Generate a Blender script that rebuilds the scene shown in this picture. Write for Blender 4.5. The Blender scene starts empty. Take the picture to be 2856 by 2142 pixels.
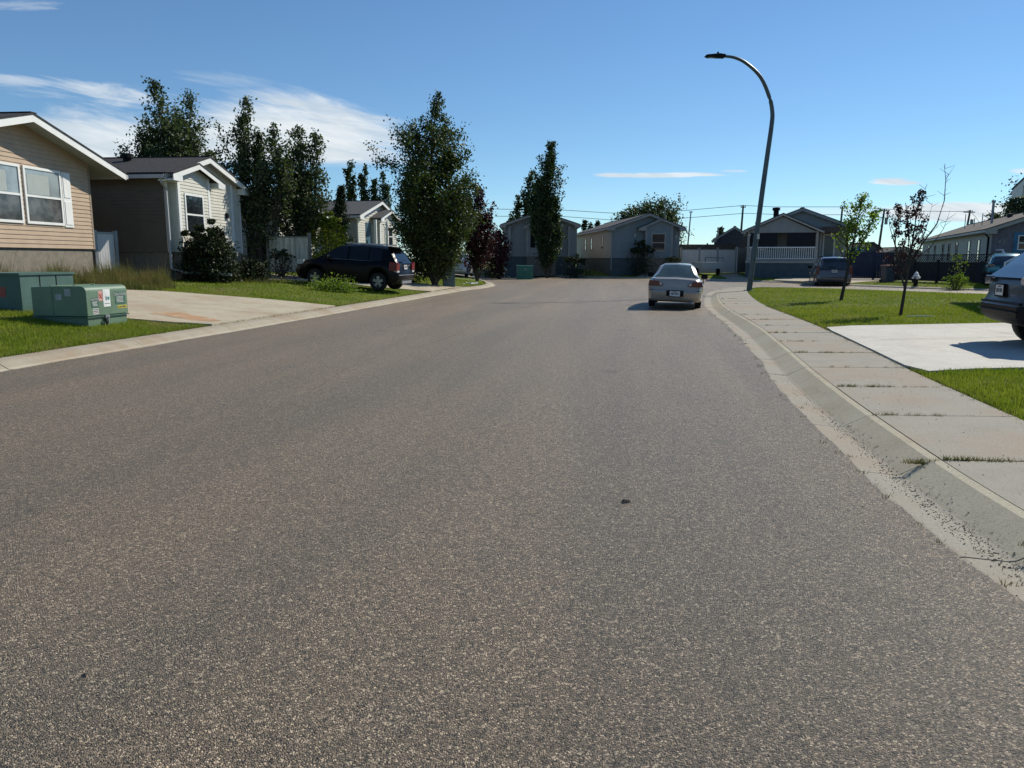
import bpy, math, random
import numpy as np
from mathutils import Vector, Matrix
random.seed(7); RNG = np.random.default_rng(7)
S = bpy.context.scene; COL = S.collection
rad = math.radians
# ------------------------------------------------------------------ camera
CAM_H = 1.55; F = 2145.0; PITCH = math.atan((1071-722)/F)
cd = bpy.data.cameras.new('camera'); cam = bpy.data.objects.new('camera', cd); COL.objects.link(cam)
cam.location = (0, 0, CAM_H); cam.rotation_euler = (rad(90)-PITCH, 0, 0)
cd.sensor_width = 36; cd.lens = 36*F/2856; cd.clip_start = .05; cd.clip_end = 6000
S.camera = cam
# ------------------------------------------------------------------ light
SUN_AZ, SUN_EL = 51.0, 41.0
S.view_settings.view_transform = 'Standard'; S.view_settings.look = 'None'
S.view_settings.exposure = 0.16; S.view_settings.gamma = 1
sd = bpy.data.lights.new('sun', 'SUN'); sd.energy = 4.8; sd.angle = rad(.55); sd.color = (1, .945, .82)
so = bpy.data.objects.new('sun', sd); COL.objects.link(so)
sv = Vector((math.sin(rad(SUN_AZ))*math.cos(rad(SUN_EL)), math.cos(rad(SUN_AZ))*math.cos(rad(SUN_EL)), math.sin(rad(SUN_EL))))
so.rotation_euler = sv.to_track_quat('Z', 'Y').to_euler(); so.location = (20, 20, 40)

class NT:
    """small helper to write node trees"""
    def __init__(s, tree): s.t = tree; s.n = tree.nodes; s.l = tree.links
    def new(s, kind, **kw):
        nd = s.n.new(kind)
        for k, v in kw.items():
            if k.startswith('_'): setattr(nd, k[1:], v)
            else: s.put(nd, k, v)
        return nd
    def put(s, nd, k, v):
        inp = nd.inputs[int(k[1:])] if (k[0] == 'i' and k[1:].isdigit()) else nd.inputs[k.replace('__', ' ')]
        if isinstance(v, bpy.types.NodeSocket): s.l.new(v, inp)
        else: inp.default_value = v
    def m(s, op, a, b=None, c=None, clamp=False):
        nd = s.n.new('ShaderNodeMath'); nd.operation = op; nd.use_clamp = clamp
        for i, v in enumerate((a, b, c)):
            if v is None: continue
            if isinstance(v, (int, float)): nd.inputs[i].default_value = v
            else: s.l.new(v, nd.inputs[i])
        return nd.outputs[0]
    def ss(s, v, a, b):   # smoothstep a..b
        nd = s.n.new('ShaderNodeMapRange'); nd.interpolation_type = 'SMOOTHSTEP'
        s.l.new(v, nd.inputs[0]); nd.inputs[1].default_value = a; nd.inputs[2].default_value = b
        return nd.outputs[0]
    def mix(s, f, a, b, mode='MIX'):
        nd = s.n.new('ShaderNodeMix'); nd.data_type = 'RGBA'; nd.blend_type = mode
        for i, v in ((0, f), (6, a), (7, b)):
            if isinstance(v, bpy.types.NodeSocket): s.l.new(v, nd.inputs[i])
            else: nd.inputs[i].default_value = v if i == 0 else ((*v, 1) if len(v) == 3 else v)
        return nd.outputs[2]
    def noise(s, vec, scale, detail=4, rough=.55, dist=0):
        nd = s.n.new('ShaderNodeTexNoise'); nd.inputs['Scale'].default_value = scale
        nd.inputs['Detail'].default_value = detail; nd.inputs['Roughness'].default_value = rough
        nd.inputs['Distortion'].default_value = dist
        if vec is not None: s.l.new(vec, nd.inputs['Vector'])
        return nd.outputs['Fac']
    def scale(s, vec, v):
        nd = s.n.new('ShaderNodeVectorMath'); nd.operation = 'MULTIPLY'; s.l.new(vec, nd.inputs[0])
        nd.inputs[1].default_value = v; return nd.outputs[0]

# ------------------------------------------------------------------ sky
W = bpy.data.worlds.new('World'); S.world = W; W.use_nodes = True
t = NT(W.node_tree); t.n.clear()
sky = t.new('ShaderNodeTexSky', _sky_type='NISHITA', _sun_disc=False, _sun_elevation=rad(SUN_EL), _sun_rotation=rad(SUN_AZ),
            _altitude=650, _air_density=1.0, _dust_density=.0, _ozone_density=3.0)
tc = t.new('ShaderNodeTexCoord'); sep = t.new('ShaderNodeSeparateXYZ', Vector=tc.outputs['Generated'])
X, Y, Z = sep.outputs
Yc = t.m('MAXIMUM', Y, .05); U = t.m('DIVIDE', X, Yc); V = t.m('DIVIDE', Z, Yc)
skc = t.mix(1.0, sky.outputs[0], (.82, 1.04, 1.17), 'MULTIPLY')
def pxuv(px, py):
    u = (px-1428)/F; v = (1071-py)/F
    y = math.cos(PITCH)+v*math.sin(PITCH); z = -math.sin(PITCH)+v*math.cos(PITCH)
    return u/y, z/y
uvv = t.new('ShaderNodeCombineXYZ', X=U, Y=V)
rot = t.new('ShaderNodeVectorRotate', _rotation_type='Z_AXIS', Vector=uvv.outputs[0], Angle=rad(11))
n1 = t.noise(t.scale(rot.outputs[0], (6, 44, 1)), 1.0, 9, .66, .5)
n2 = t.noise(t.scale(uvv.outputs[0], (7, 13, 1)), 1.0, 5, .55, .3)
n3 = t.noise(t.scale(uvv.outputs[0], (14, 120, 1)), 1.0, 5, .6)
def ell(cx, cy, a, b, nz, k, lo=.0, hi=.45, tilt=0, base=None):
    u0, v0 = pxuv(cx, cy); a /= F; b /= F
    du = t.m('SUBTRACT', U, u0); dv = t.m('SUBTRACT', V, v0)
    dv = t.m('ADD', dv, t.m('MULTIPLY', du, tilt))
    e = t.m('ADD', t.m('POWER', t.m('ABSOLUTE', t.m('DIVIDE', du, a)), 2), t.m('POWER', t.m('ABSOLUTE', t.m('DIVIDE', dv, b)), 2))
    m_ = t.m('SUBTRACT', 1.0, e)
    m_ = t.m('ADD', m_, t.m('MULTIPLY', t.m('SUBTRACT', nz, .5), k))
    m_ = t.ss(m_, lo, hi)
    if base is not None: vb = pxuv(cx, base)[1]; m_ = t.m('MULTIPLY', m_, t.ss(t.m('ADD', V, t.m('MULTIPLY', t.m('SUBTRACT', n3, .5), .012)), vb-.002, vb+.008))
    return m_
cl = None
for c, op in ((ell(790, 465, 400, 215, n1, 1.5, 0, .7, 0, 462), .95), (ell(980, 345, 190, 40, n1, 2.2, 0, .8, .38), .75), (ell(250, 450, 340, 160, n1, 1.7, 0, .8, 0, 470), .88),
              (ell(270, 262, 300, 40, n1, 4.2, .2, 1.5, .12), .75), (ell(40, 225, 160, 20, n1, 3.0, .1, .9, .1), .5), (ell(650, 225, 180, 26, n1, 4.0, .4, 1.6, .1), .3),
              (ell(1820, 488, 200, 8, n3, 2.6, 0, .7), .85), (ell(2050, 477, 40, 4, n3, 2.0, 0, .6), .5), (ell(2490, 508, 85, 11, n3, 2.6, 0, .8), .9),
              (ell(2690, 592, 260, 30, n2, 1.5, 0, .6), .95), (ell(2400, 590, 300, 18, n3, 2.0, 0, 1), .35), (ell(2850, 478, 40, 8, n3, 1.6, 0, .7), .6),
              (ell(60, 15, 120, 20, n3, 2.5, .2, 1), .3)):
    c = t.m('MULTIPLY', c, op)
    cl = c if cl is None else t.m('MAXIMUM', cl, c)
cl = t.m('MULTIPLY', cl, t.ss(Y, .1, .3))
n4 = t.noise(t.scale(rot.outputs[0], (9, 60, 1)), 1.0, 5, .6)
cshade = t.mix(t.ss(n4, .35, .65), (7.0, 7.8, 8.4), (9.0, 9.5, 9.8))
hz = t.m('MULTIPLY', t.m('SUBTRACT', 1.0, t.ss(V, -.02, .17)), t.ss(Y, 0, .2)); skc = t.mix(hz, skc, t.mix(1, skc, (1.02, 1.06, 1.12), 'MULTIPLY')); skf = t.mix(cl, skc, cshade)
bg = t.new('ShaderNodeBackground', Color=skf, Strength=.085)
t.l.new(bg.outputs[0], t.new('ShaderNodeOutputWorld').inputs[0])

# ------------------------------------------------------------------ helpers
def tag(o, label=None, cat=None, group=None, kind=None):
    if label: o['label'] = label
    if cat: o['category'] = cat
    if group: o['group'] = group
    if kind: o['kind'] = kind
    return o
def empty(name, loc, rz=0, label=None, cat=None, group=None):
    o = bpy.data.objects.new(name, None); COL.objects.link(o); o.empty_display_size = .2
    o.location = loc; o.rotation_euler = (0, 0, rz); return tag(o, label, cat, group)
def mesh_obj(name, V_, F_, mats, parent=None, mi=None, smooth=None):
    me = bpy.data.meshes.new(name); me.from_pydata([tuple(map(float, v)) for v in V_], [], F_)
    for m in (mats if isinstance(mats, (list, tuple)) else [mats]): me.materials.append(m)
    if mi is not None and len(set(mi)) > 1: me.polygons.foreach_set('material_index', mi)
    if smooth is not None:
        me.polygons.foreach_set('use_smooth', [True]*len(me.polygons)); me.set_sharp_from_angle(angle=rad(smooth))
    me.update(); o = bpy.data.objects.new(name, me); COL.objects.link(o)
    if parent: o.parent = parent
    return o
class MB:
    def __init__(s): s.v = []; s.f = []; s.mi = []
    def face(s, pts, mi=0):
        b = len(s.v); s.v += [tuple(p) for p in pts]; s.f.append(tuple(range(b, b+len(pts)))); s.mi.append(mi); return s
    def box(s, x0, y0, z0, x1, y1, z1, mi=0, M=None):
        b = len(s.v); c = [(x, y, z) for z in (z0, z1) for y in (y0, y1) for x in (x0, x1)]
        if M is not None: c = [tuple(M @ Vector(p)) for p in c]
        s.v += c
        for q in ((0, 2, 3, 1), (4, 5, 7, 6), (0, 1, 5, 4), (2, 6, 7, 3), (0, 4, 6, 2), (1, 3, 7, 5)):
            s.f.append(tuple(b+i for i in q)); s.mi.append(mi)
        return s
    def tube(s, pts, r, n=8, mi=0, cap=True):
        pts = [Vector(p) for p in pts]; rs = r if isinstance(r, (list, tuple)) else [r]*len(pts); b = len(s.v)
        for i, p in enumerate(pts):
            d = (pts[min(i+1, len(pts)-1)]-pts[max(i-1, 0)]).normalized()
            a = d.cross(Vector((0, 0, 1))) if abs(d.z) < .95 else d.cross(Vector((0, 1, 0)))
            a.normalize(); c = d.cross(a)
            for k in range(n):
                th = 2*math.pi*k/n; s.v.append(tuple(p+(a*math.cos(th)+c*math.sin(th))*rs[i]))
        for i in range(len(pts)-1):
            for k in range(n):
                s.f.append((b+i*n+k, b+i*n+(k+1) % n, b+(i+1)*n+(k+1) % n, b+(i+1)*n+k)); s.mi.append(mi)
        if cap:
            s.f.append(tuple(b+k for k in reversed(range(n)))); s.mi.append(mi)
            e = b+(len(pts)-1)*n; s.f.append(tuple(e+k for k in range(n))); s.mi.append(mi)
        return s
    def extrude(s, poly, axis, a, b_, mi=0):
        """poly of 2D points, extruded along axis 'x','y','z' from a to b_"""
        def P(u, v, w): return {'x': (w, u, v), 'y': (u, w, v), 'z': (u, v, w)}[axis]
        n = len(poly); b = len(s.v)
        s.v += [P(u, v, a) for u, v in poly]+[P(u, v, b_) for u, v in poly]
        s.f.append(tuple(range(b, b+n))); s.f.append(tuple(reversed(range(b+n, b+2*n)))); s.mi += [mi, mi]
        for i in range(n):
            j = (i+1) % n; s.f.append((b+i, b+n+i, b+n+j, b+j)); s.mi.append(mi)
        return s
    def lathe(s, prof, c, n=14, mi=0, axis='z'):
        b = len(s.v)
        for r, h in prof:
            for k in range(n):
                th = 2*math.pi*k/n; x, y = r*math.cos(th), r*math.sin(th)
                q = {'z': (x, y, h), 'y': (x, h, y), 'x': (h, x, y)}[axis]
                s.v.append((c[0]+q[0], c[1]+q[1], c[2]+q[2]))
        for i in range(len(prof)-1):
            for k in range(n):
                s.f.append((b+i*n+k, b+i*n+(k+1) % n, b+(i+1)*n+(k+1) % n, b+(i+1)*n+k)); s.mi.append(mi)
        return s
    def build(s, name, mats, parent=None, smooth=None, bevel=0):
        o = mesh_obj(name, s.v, s.f, mats, parent, s.mi, smooth)
        if bevel:
            md = o.modifiers.new('b', 'BEVEL'); md.width = bevel; md.segments = 2; md.limit_method = 'ANGLE'
        return o
def np_obj(name, verts, nper, mats, parent=None):
    """verts (N*nper,3): N separate polygons of nper corners"""
    N = len(verts)//nper; me = bpy.data.meshes.new(name)
    me.vertices.add(N*nper); me.vertices.foreach_set('co', np.asarray(verts, np.float32).ravel())
    me.loops.add(N*nper); me.loops.foreach_set('vertex_index', np.arange(N*nper, dtype=np.int32))
    me.polygons.add(N); me.polygons.foreach_set('loop_start', np.arange(0, N*nper, nper, dtype=np.int32))
    for m in (mats if isinstance(mats, (list, tuple)) else [mats]): me.materials.append(m)
    me.update(calc_edges=True); o = bpy.data.objects.new(name, me); COL.objects.link(o)
    if parent: o.parent = parent
    return o

# ------------------------------------------------------------------ materials
MAT = {}
def pmat(name, col, rough=.7, metal=0, var=.12, vs=3., bump=0, bs=40., spec=.5, coat=0, trans=0, stretch=(1, 1, 1), col2=None, emit=None):
    if name in MAT: return MAT[name]
    m = bpy.data.materials.new(name); m.use_nodes = True; k = NT(m.node_tree); b = k.n['Principled BSDF']
    tc = k.new('ShaderNodeTexCoord'); v = k.scale(tc.outputs['Object'], stretch)
    n = k.noise(v, vs, 5, .6)
    c2 = col2 if col2 else tuple(c*(1-var*2) for c in col); c1 = col if col2 else tuple(min(1, c*(1+var)) for c in col)
    k.put(b, 'Base__Color', k.mix(k.ss(n, .3, .7), c2, c1)); k.put(b, 'Roughness', rough); k.put(b, 'Metallic', metal)
    b.inputs['Specular IOR Level'].default_value = spec; b.inputs['Coat Weight'].default_value = coat; b.inputs['Coat Roughness'].default_value = .05
    if bump:
        bp = k.new('ShaderNodeBump', Strength=bump, Distance=.02, Height=k.noise(v, bs, 3)); k.put(b, 'Normal', bp.outputs[0])
    MAT[name] = m; return m
def leafmat(name, c1, c2, tr=.35):
    m = bpy.data.materials.new(name); m.use_nodes = True; k = NT(m.node_tree); k.n.clear()
    g = k.new('ShaderNodeNewGeometry'); n = k.noise(g.outputs['Position'], 2.3, 3); r = g.outputs['Random Per Island']
    f = k.m('ADD', k.m('MULTIPLY', n, .9), k.m('MULTIPLY', r, .55)); c = k.mix(k.ss(f, .35, 1.05), c1, c2)
    d = k.new('ShaderNodeBsdfPrincipled', Base__Color=c, Roughness=.55); d.inputs['Specular IOR Level'].default_value = .3
    tl = k.new('ShaderNodeBsdfTranslucent', Color=k.mix(1, c, (1.1, 1.3, .5), 'MULTIPLY'))
    mx = k.new('ShaderNodeMixShader', i0=tr, i1=d.outputs[0], i2=tl.outputs[0])
    k.l.new(mx.outputs[0], k.new('ShaderNodeOutputMaterial').inputs[0]); return m
def asphalt():
    m = bpy.data.materials.new('asphalt'); m.use_nodes = True; k = NT(m.node_tree); b = k.n['Principled BSDF']
    tc = k.new('ShaderNodeTexCoord'); P_ = tc.outputs['Object']
    vo = k.new('ShaderNodeTexVoronoi', Vector=P_, Scale=165.0); vo2 = k.new('ShaderNodeTexVoronoi', Vector=P_, Scale=95.0)
    sc = k.new('ShaderNodeSeparateColor', Color=vo.outputs['Color']); sc2 = k.new('ShaderNodeSeparateColor', Color=vo2.outputs['Color'])
    rmp = k.new('ShaderNodeValToRGB', Fac=sc.outputs[0]); e = rmp.color_ramp
    e.elements[0].position = 0; e.elements[0].color = (.052, .045, .038, 1); e.elements[1].position = 1; e.elements[1].color = (.58, .50, .42, 1)
    for p, c in ((.35, (.112, .095, .078, 1)), (.66, (.175, .146, .120, 1)), (.90, (.265, .222, .185, 1))):
        q = e.elements.new(p); q.color = c
    big = k.ss(sc2.outputs[1], .93, .97); col = k.mix(k.m('MULTIPLY', big, .7), rmp.outputs[0], (.56, .49, .42))
    pock = k.m('MULTIPLY', k.ss(sc2.outputs[2], .90, .95), .75); col = k.mix(pock, col, (.030, .028, .026))
    # worn, patchy surface: warm / grey areas and long tracks following the road
    st = k.new('ShaderNodeVectorRotate', _rotation_type='Z_AXIS', Vector=P_, Angle=rad(9)).outputs[0]
    tr = k.noise(k.scale(st, (.9, .07, 1)), 1.0, 4, .55); pa = k.noise(P_, .55, 6, .6); fi = k.noise(P_, 16, 5, .65)
    col = k.mix(k.ss(tr, .35, .68), k.mix(1, col, (.84, .85, .85), 'MULTIPLY'), k.mix(1, col, (1.10, 1.07, 1.04), 'MULTIPLY'))
    col = k.mix(k.ss(pa, .3, .7), k.mix(1, col, (.95, .965, .96), 'MULTIPLY'), k.mix(1, col, (1.04, 1.01, .985), 'MULTIPLY'))
    col = k.mix(k.ss(fi, .3, .75), k.mix(1, col, (.82, .82, .82), 'MULTIPLY'), k.mix(1, col, (1.12, 1.12, 1.12), 'MULTIPLY'))
    oil = k.new('ShaderNodeTexVoronoi', Vector=P_, Scale=.55); od = k.m('ADD', oil.outputs['Distance'], k.m('MULTIPLY', k.m('SUBTRACT', k.noise(P_, 6, 4), .5), .12))
    col = k.mix(k.m('MULTIPLY', k.m('SUBTRACT', 1.0, k.ss(od, .03, .11)), .45), col, (.035, .030, .026))
    col = k.mix(1, col, (1.13, 1.045, .87), 'MULTIPLY')
    k.put(b, 'Base__Color', col); k.put(b, 'Roughness', .52); b.inputs['Specular IOR Level'].default_value = .5
    hh = k.m('ADD', k.m('MULTIPLY', sc.outputs[0], .5), k.m('SUBTRACT', k.m('MULTIPLY', k.noise(P_, 300, 2), .4), vo.outputs['Distance']))
    bp = k.new('ShaderNodeBump', Strength=1.0, Distance=.008, Height=hh); k.put(b, 'Normal', bp.outputs[0]); return m
def concrete(name, c, stain=(.30, .21, .15), amt=.35):
    m = bpy.data.materials.new(name); m.use_nodes = True; k = NT(m.node_tree); b = k.n['Principled BSDF']
    P_ = k.new('ShaderNodeTexCoord').outputs['Object']
    fi = k.noise(P_, 60, 4, .7); me_ = k.noise(P_, 3.5, 5, .6); lo = k.noise(P_, .8, 4, .6); sp = k.new('ShaderNodeTexVoronoi', Vector=P_, Scale=150.0)
    col = k.mix(k.ss(fi, .25, .75), tuple(x*.86 for x in c), tuple(x*1.1 for x in c))
    col = k.mix(k.m('MULTIPLY', k.ss(me_, .42, .75), .45), col, tuple(x*.72 for x in c))
    col = k.mix(k.m('MULTIPLY', k.ss(lo, .44, .66), amt), col, stain)
    s2 = k.new('ShaderNodeSeparateColor', Color=sp.outputs['Color'])
    col = k.mix(k.m('MULTIPLY', k.ss(s2.outputs[0], .92, .96), .5), col, (.10, .09, .08))
    k.put(b, 'Base__Color', col); k.put(b, 'Roughness', .85); b.inputs['Specular IOR Level'].default_value = .3
    bp = k.new('ShaderNodeBump', Strength=.35, Distance=.006, Height=k.m('ADD', fi, k.noise(P_, 240, 2))); k.put(b, 'Normal', bp.outputs[0]); return m
def grassmat(name, c1, c2, c3, tr=0):
    m = bpy.data.materials.new(name); m.use_nodes = True; k = NT(m.node_tree); b = k.n['Principled BSDF']
    g = k.new('ShaderNodeNewGeometry'); P_ = g.outputs['Position']
    big = k.noise(P_, .35, 4, .6); mid = k.noise(P_, 3.2, 4, .6); fi = k.noise(P_, 38, 4, .7)
    f = k.m('ADD', k.m('MULTIPLY', big, .55), k.m('MULTIPLY', mid, .45))
    col = k.mix(k.ss(f, .36, .64), c1, c2); col = k.mix(k.m('MULTIPLY', k.ss(k.noise(P_, .9, 5, .6), .50, .70), .75), col, c3)
    col = k.mix(k.ss(fi, .25, .75), k.mix(1, col, (.62, .62, .62), 'MULTIPLY'), k.mix(1, col, (1.3, 1.3, 1.25), 'MULTIPLY'))
    if tr: col = k.mix(k.m('MULTIPLY', g.outputs['Random Per Island'], .5), col, k.mix(1, col, (1.5, 1.25, .9), 'MULTIPLY'))
    k.put(b, 'Base__Color', col); k.put(b, 'Roughness', .8); b.inputs['Specular IOR Level'].default_value = .2
    if tr:
        tl = k.new('ShaderNodeBsdfTranslucent', Color=col); mx = k.new('ShaderNodeMixShader', i0=tr, i1=b.outputs[0], i2=tl.outputs[0])
        k.l.new(mx.outputs[0], k.n['Material Output'].inputs[0])
    else:
        bp = k.new('ShaderNodeBump', Strength=.9, Distance=.05, Height=k.m('ADD', fi, k.noise(P_, 120, 3, .7))); k.put(b, 'Normal', bp.outputs[0])
    return m
def glass(name, col=(.02, .025, .03), rough=.04, spec=.6, var=.3, vs=1.5):
    return pmat(name, col, rough, 0, var, vs, spec=spec, coat=.3)
def carpaint(name, col, metal=.3, rough=.35):
    return pmat(name, col, rough, metal, .03, 8, coat=.8)
m_asph = asphalt()
m_conc = concrete('concrete', (.285, .265, .22), (.29, .225, .165), .65); m_conc_lift = concrete('shade-lifted concrete', (.42, .38, .285), (.34, .27, .18), .4)
m_conc_w = concrete('new concrete', (.53, .51, .46), (.40, .36, .31), .35); m_conc_y = concrete('old concrete', (.42, .37, .28), (.30, .22, .14), .5)
m_grass = grassmat('lawn', (.105, .150, .016), (.155, .190, .028), (.19, .18, .070))
m_blade = grassmat('grass blade', (.150, .225, .016), (.235, .300, .034), (.27, .27, .085), .42)
m_weed = grassmat('weed blade', (.085, .115, .028), (.170, .165, .060), (.27, .20, .09), .3)
m_soil = pmat('joint soil', (.045, .038, .028), .95, var=.3, vs=30)
m_white = pmat('white trim', (.74, .74, .72), .45, var=.03); m_soff = pmat('soffit', (.42, .42, .42), .6, var=.04)
m_shing = pmat('shingle', (.028, .026, .028), .9, var=.3, vs=9, bump=.6, bs=50); m_shing_b = pmat('brown shingle', (.085, .07, .058), .9, var=.25, vs=30, bump=.6)
m_shing_g = pmat('grey shingle', (.055, .058, .060), .9, var=.25, vs=30, bump=.6)
m_sid_tan = pmat('tan siding', (.42, .31, .215), .5, var=.05, vs=2); m_sid_cream = pmat('cream siding', (.56, .545, .48), .5, var=.05, vs=2)
m_sid_dim = pmat('darkened taupe siding', (.125, .108, .088), .55, var=.05, vs=2)  # cream house side wall: its shade is worked into this darker siding colour
m_sid_grey = pmat('grey siding', (.27, .275, .27), .55, var=.05, vs=2); m_sid_blue = pmat('blue grey siding', (.20, .232, .245), .55, var=.05, vs=2)
m_sid_w = pmat('pale siding', (.34, .32, .29), .55, var=.05, vs=2)
m_found = pmat('foundation', (.20, .175, .14), .9, var=.10, vs=7, bump=.5); m_found_b = pmat('blue skirting', (.070, .095, .105), .7, var=.1)
m_glass = glass('window glass'); m_glass_l = pmat('curtained glass', (.26, .30, .31), .12, 0, .18, 1.2, spec=.6, coat=.5)
m_rubber = pmat('rubber', (.012, .012, .012), .85, var=.1); m_rim = pmat('alloy', (.42, .43, .45), .35, .8, .1)
m_blk = pmat('black plastic', (.005, .005, .006), .6, var=.1, spec=.2); m_chrome = pmat('chrome', (.6, .6, .62), .15, 1, .02)
m_red = pmat('red lens', (.30, .008, .010), .12, 0, .1, coat=.6); m_clear = pmat('clear lens', (.5, .5, .5), .1, 0, .05, coat=.5)
m_plate = pmat('plate', (.62, .60, .58), .4, var=.05); m_ink = pmat('ink', (.03, .03, .05), .6, var=.05)
m_metal = pmat('galvanised steel', (.25, .27, .28), .5, .5, .12, 2); m_bark = pmat('bark', (.085, .068, .052), .95, var=.35, vs=6, bump=.8, bs=25, stretch=(2, 2, .5))
m_wood = pmat('grey fence wood', (.55, .53, .42), .85, var=.2, vs=2, stretch=(4, 4, .4)); m_dark = pmat('dark fence', (.022, .020, .024), .8, var=.2)

# ------------------------------------------------------------------ ground plan
def catmull(P, n=6):
    P = [Vector(p) for p in P]; P = [P[0]*2-P[1]]+P+[P[-1]*2-P[-2]]; out = []
    for i in range(1, len(P)-2):
        for k in range(n):
            u = k/n; a, b, c, d = P[i-1:i+3]
            out.append(.5*((2*b)+(c-a)*u+(2*a-5*b+4*c-d)*u*u+(3*b-a-3*c+d)*u**3))
    out.append(P[-2]); return out
def offset(P, d):      # positive: to the right of travel
    out = []
    for i, p in enumerate(P):
        tt = (P[min(i+1, len(P)-1)]-P[max(i-1, 0)]).normalized(); out.append(p+Vector((tt.y, -tt.x))*d)
    return out
RIGHT = catmull([(1.75, -14), (1.95, -6), (2.12, 0), (2.36, 4), (2.80, 7), (3.38, 10), (4.03, 13), (4.85, 17), (6.05, 24), (7.45, 30), (9.0, 35.6), (10.4, 39.2), (12.2, 40.9), (14.4, 40.3), (16.8, 37.9), (19.0, 34.6), (22, 30), (27, 23), (34, 14)])
LEFT = catmull([(-9.6, -14), (-8.8, -4), (-8.0, 3), (-7.25, 9), (-6.72, 12.2), (-6.30, 14.6), (-5.75, 17.5), (-5.28, 20.2), (-4.72, 23.6), (-3.80, 29.2), (-3.0, 34), (-2.25, 38.4), (-1.45, 41.3), (-.98, 44.3), (-1.15, 49), (-1.7, 54), (-2.5, 59)])
FAR = catmull([(-2.5, 59), (-2.3, 63.2), (.3, 67.0), (6, 65.5), (11.1, 61.8), (14.9, 56.6), (16.7, 52.2), (18.6, 47.8), (19.6, 44.0), (21.2, 40.4), (23.3, 37.6), (29, 31), (40, 20)])
W_OFF = 1.76
WALK = offset(RIGHT, W_OFF); LCURB = offset(LEFT, -.56); FCURB = offset(FAR, -.35)
HARD = [tuple(p) for p in LCURB]+[tuple(p) for p in FCURB[1:]]+[tuple(p) for p in reversed(WALK)]
HA = np.array(HARD); HB = np.roll(HA, -1, 0)
def sdf(x, y):
    x = np.asarray(x, float).ravel(); y = np.asarray(y, float).ravel()
    best = np.full(x.shape, 1e9); inside = np.zeros(x.shape, bool)
    for a, b in zip(HA, HB):
        ex, ey = b-a; wx, wy = x-a[0], y-a[1]; L2 = ex*ex+ey*ey+1e-12
        tt = np.clip((wx*ex+wy*ey)/L2, 0, 1); best = np.minimum(best, (wx-ex*tt)**2+(wy-ey*tt)**2)
        c = ((a[1] <= y) & (b[1] > y)) | ((b[1] <= y) & (a[1] > y))
        if ey != 0: inside ^= c & (x < a[0]+(y-a[1])*ex/ey)
    d = np.sqrt(best); return np.where(inside, -d, d)
def smooth(v): v = np.clip(v, 0, 1); return v*v*(3-2*v)
def hgt(x, y):
    x = np.asarray(x, float); shp = x.shape; y = np.asarray(y, float).ravel(); x = x.ravel(); d = sdf(x, y); dd = np.maximum(d, 0)
    PL = np.interp(dd, [0, .5, 1, 2, 4.5, 9, 14], [.12, .18, .25, .37, .58, .90, 1.05])
    PF = np.interp(dd, [0, 2, 6, 12], [.10, .30, .50, .55]); PR = np.interp(dd, [0, .4, 6, 20], [.115, .15, .22, .30])
    wl = smooth((-.5-x)/2.5)*(1-smooth((y-42)/14)); wf = smooth((y-52)/8)*smooth((17-x)/3)
    z = wl*PL+(1-wl)*(wf*PF+(1-wf)*PR)
    z = np.where(d < 0, np.clip(.10+d*2.2, -.09, .12), z); return z.reshape(shp)
def H1(x, y): return float(hgt(np.array([x]), np.array([y]))[0])
def ray(px, py):
    u = (px-1428)/F; v = (1071-py)/F
    return np.array((u, math.cos(PITCH)+v*math.sin(PITCH), -math.sin(PITCH)+v*math.cos(PITCH)))
def G(px, py, dz=0):
    d = ray(px, py); z = .2
    for _ in range(30):
        tt = (z-CAM_H)/d[2]; z = .6*z+.4*(H1(d[0]*tt, d[1]*tt)+dz)
    return (d[0]*tt, d[1]*tt)
def AT(px, Yw):   # world x of picture column px at depth Yw
    return (px-1428)/F*(Yw*1.0)*1.0/ (1.0)

def axis(lo, hi, st): return np.concatenate([[-3000, -1500, -700, -300, -150, -90], np.arange(lo, hi, st), [90, 150, 300, 700, 1500, 3000]])
xs = axis(-62, 62, .5); ys = np.concatenate([[-3000, -700, -200, -60, -30], np.arange(-15, 8, 1.), np.arange(8, 72, .33), np.arange(72, 130, 1.5), [150, 220, 400, 800, 1600, 3500]])
gx, gy = np.meshgrid(xs, ys); gz = hgt(gx, gy); gz = np.where(gy < -16, -.1, gz)
nx = len(xs); idx = np.arange(gx.size).reshape(gx.shape)
q = np.stack([idx[:-1, :-1], idx[:-1, 1:], idx[1:, 1:], idx[1:, :-1]], -1).reshape(-1, 4)
gnd = mesh_obj('ground', np.stack([gx.ravel(), gy.ravel(), gz.ravel()], 1), [tuple(map(int, r)) for r in q], m_grass); tag(gnd, kind='structure')
gnd.data.polygons.foreach_set('use_smooth', [True]*len(gnd.data.polygons))
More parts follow.
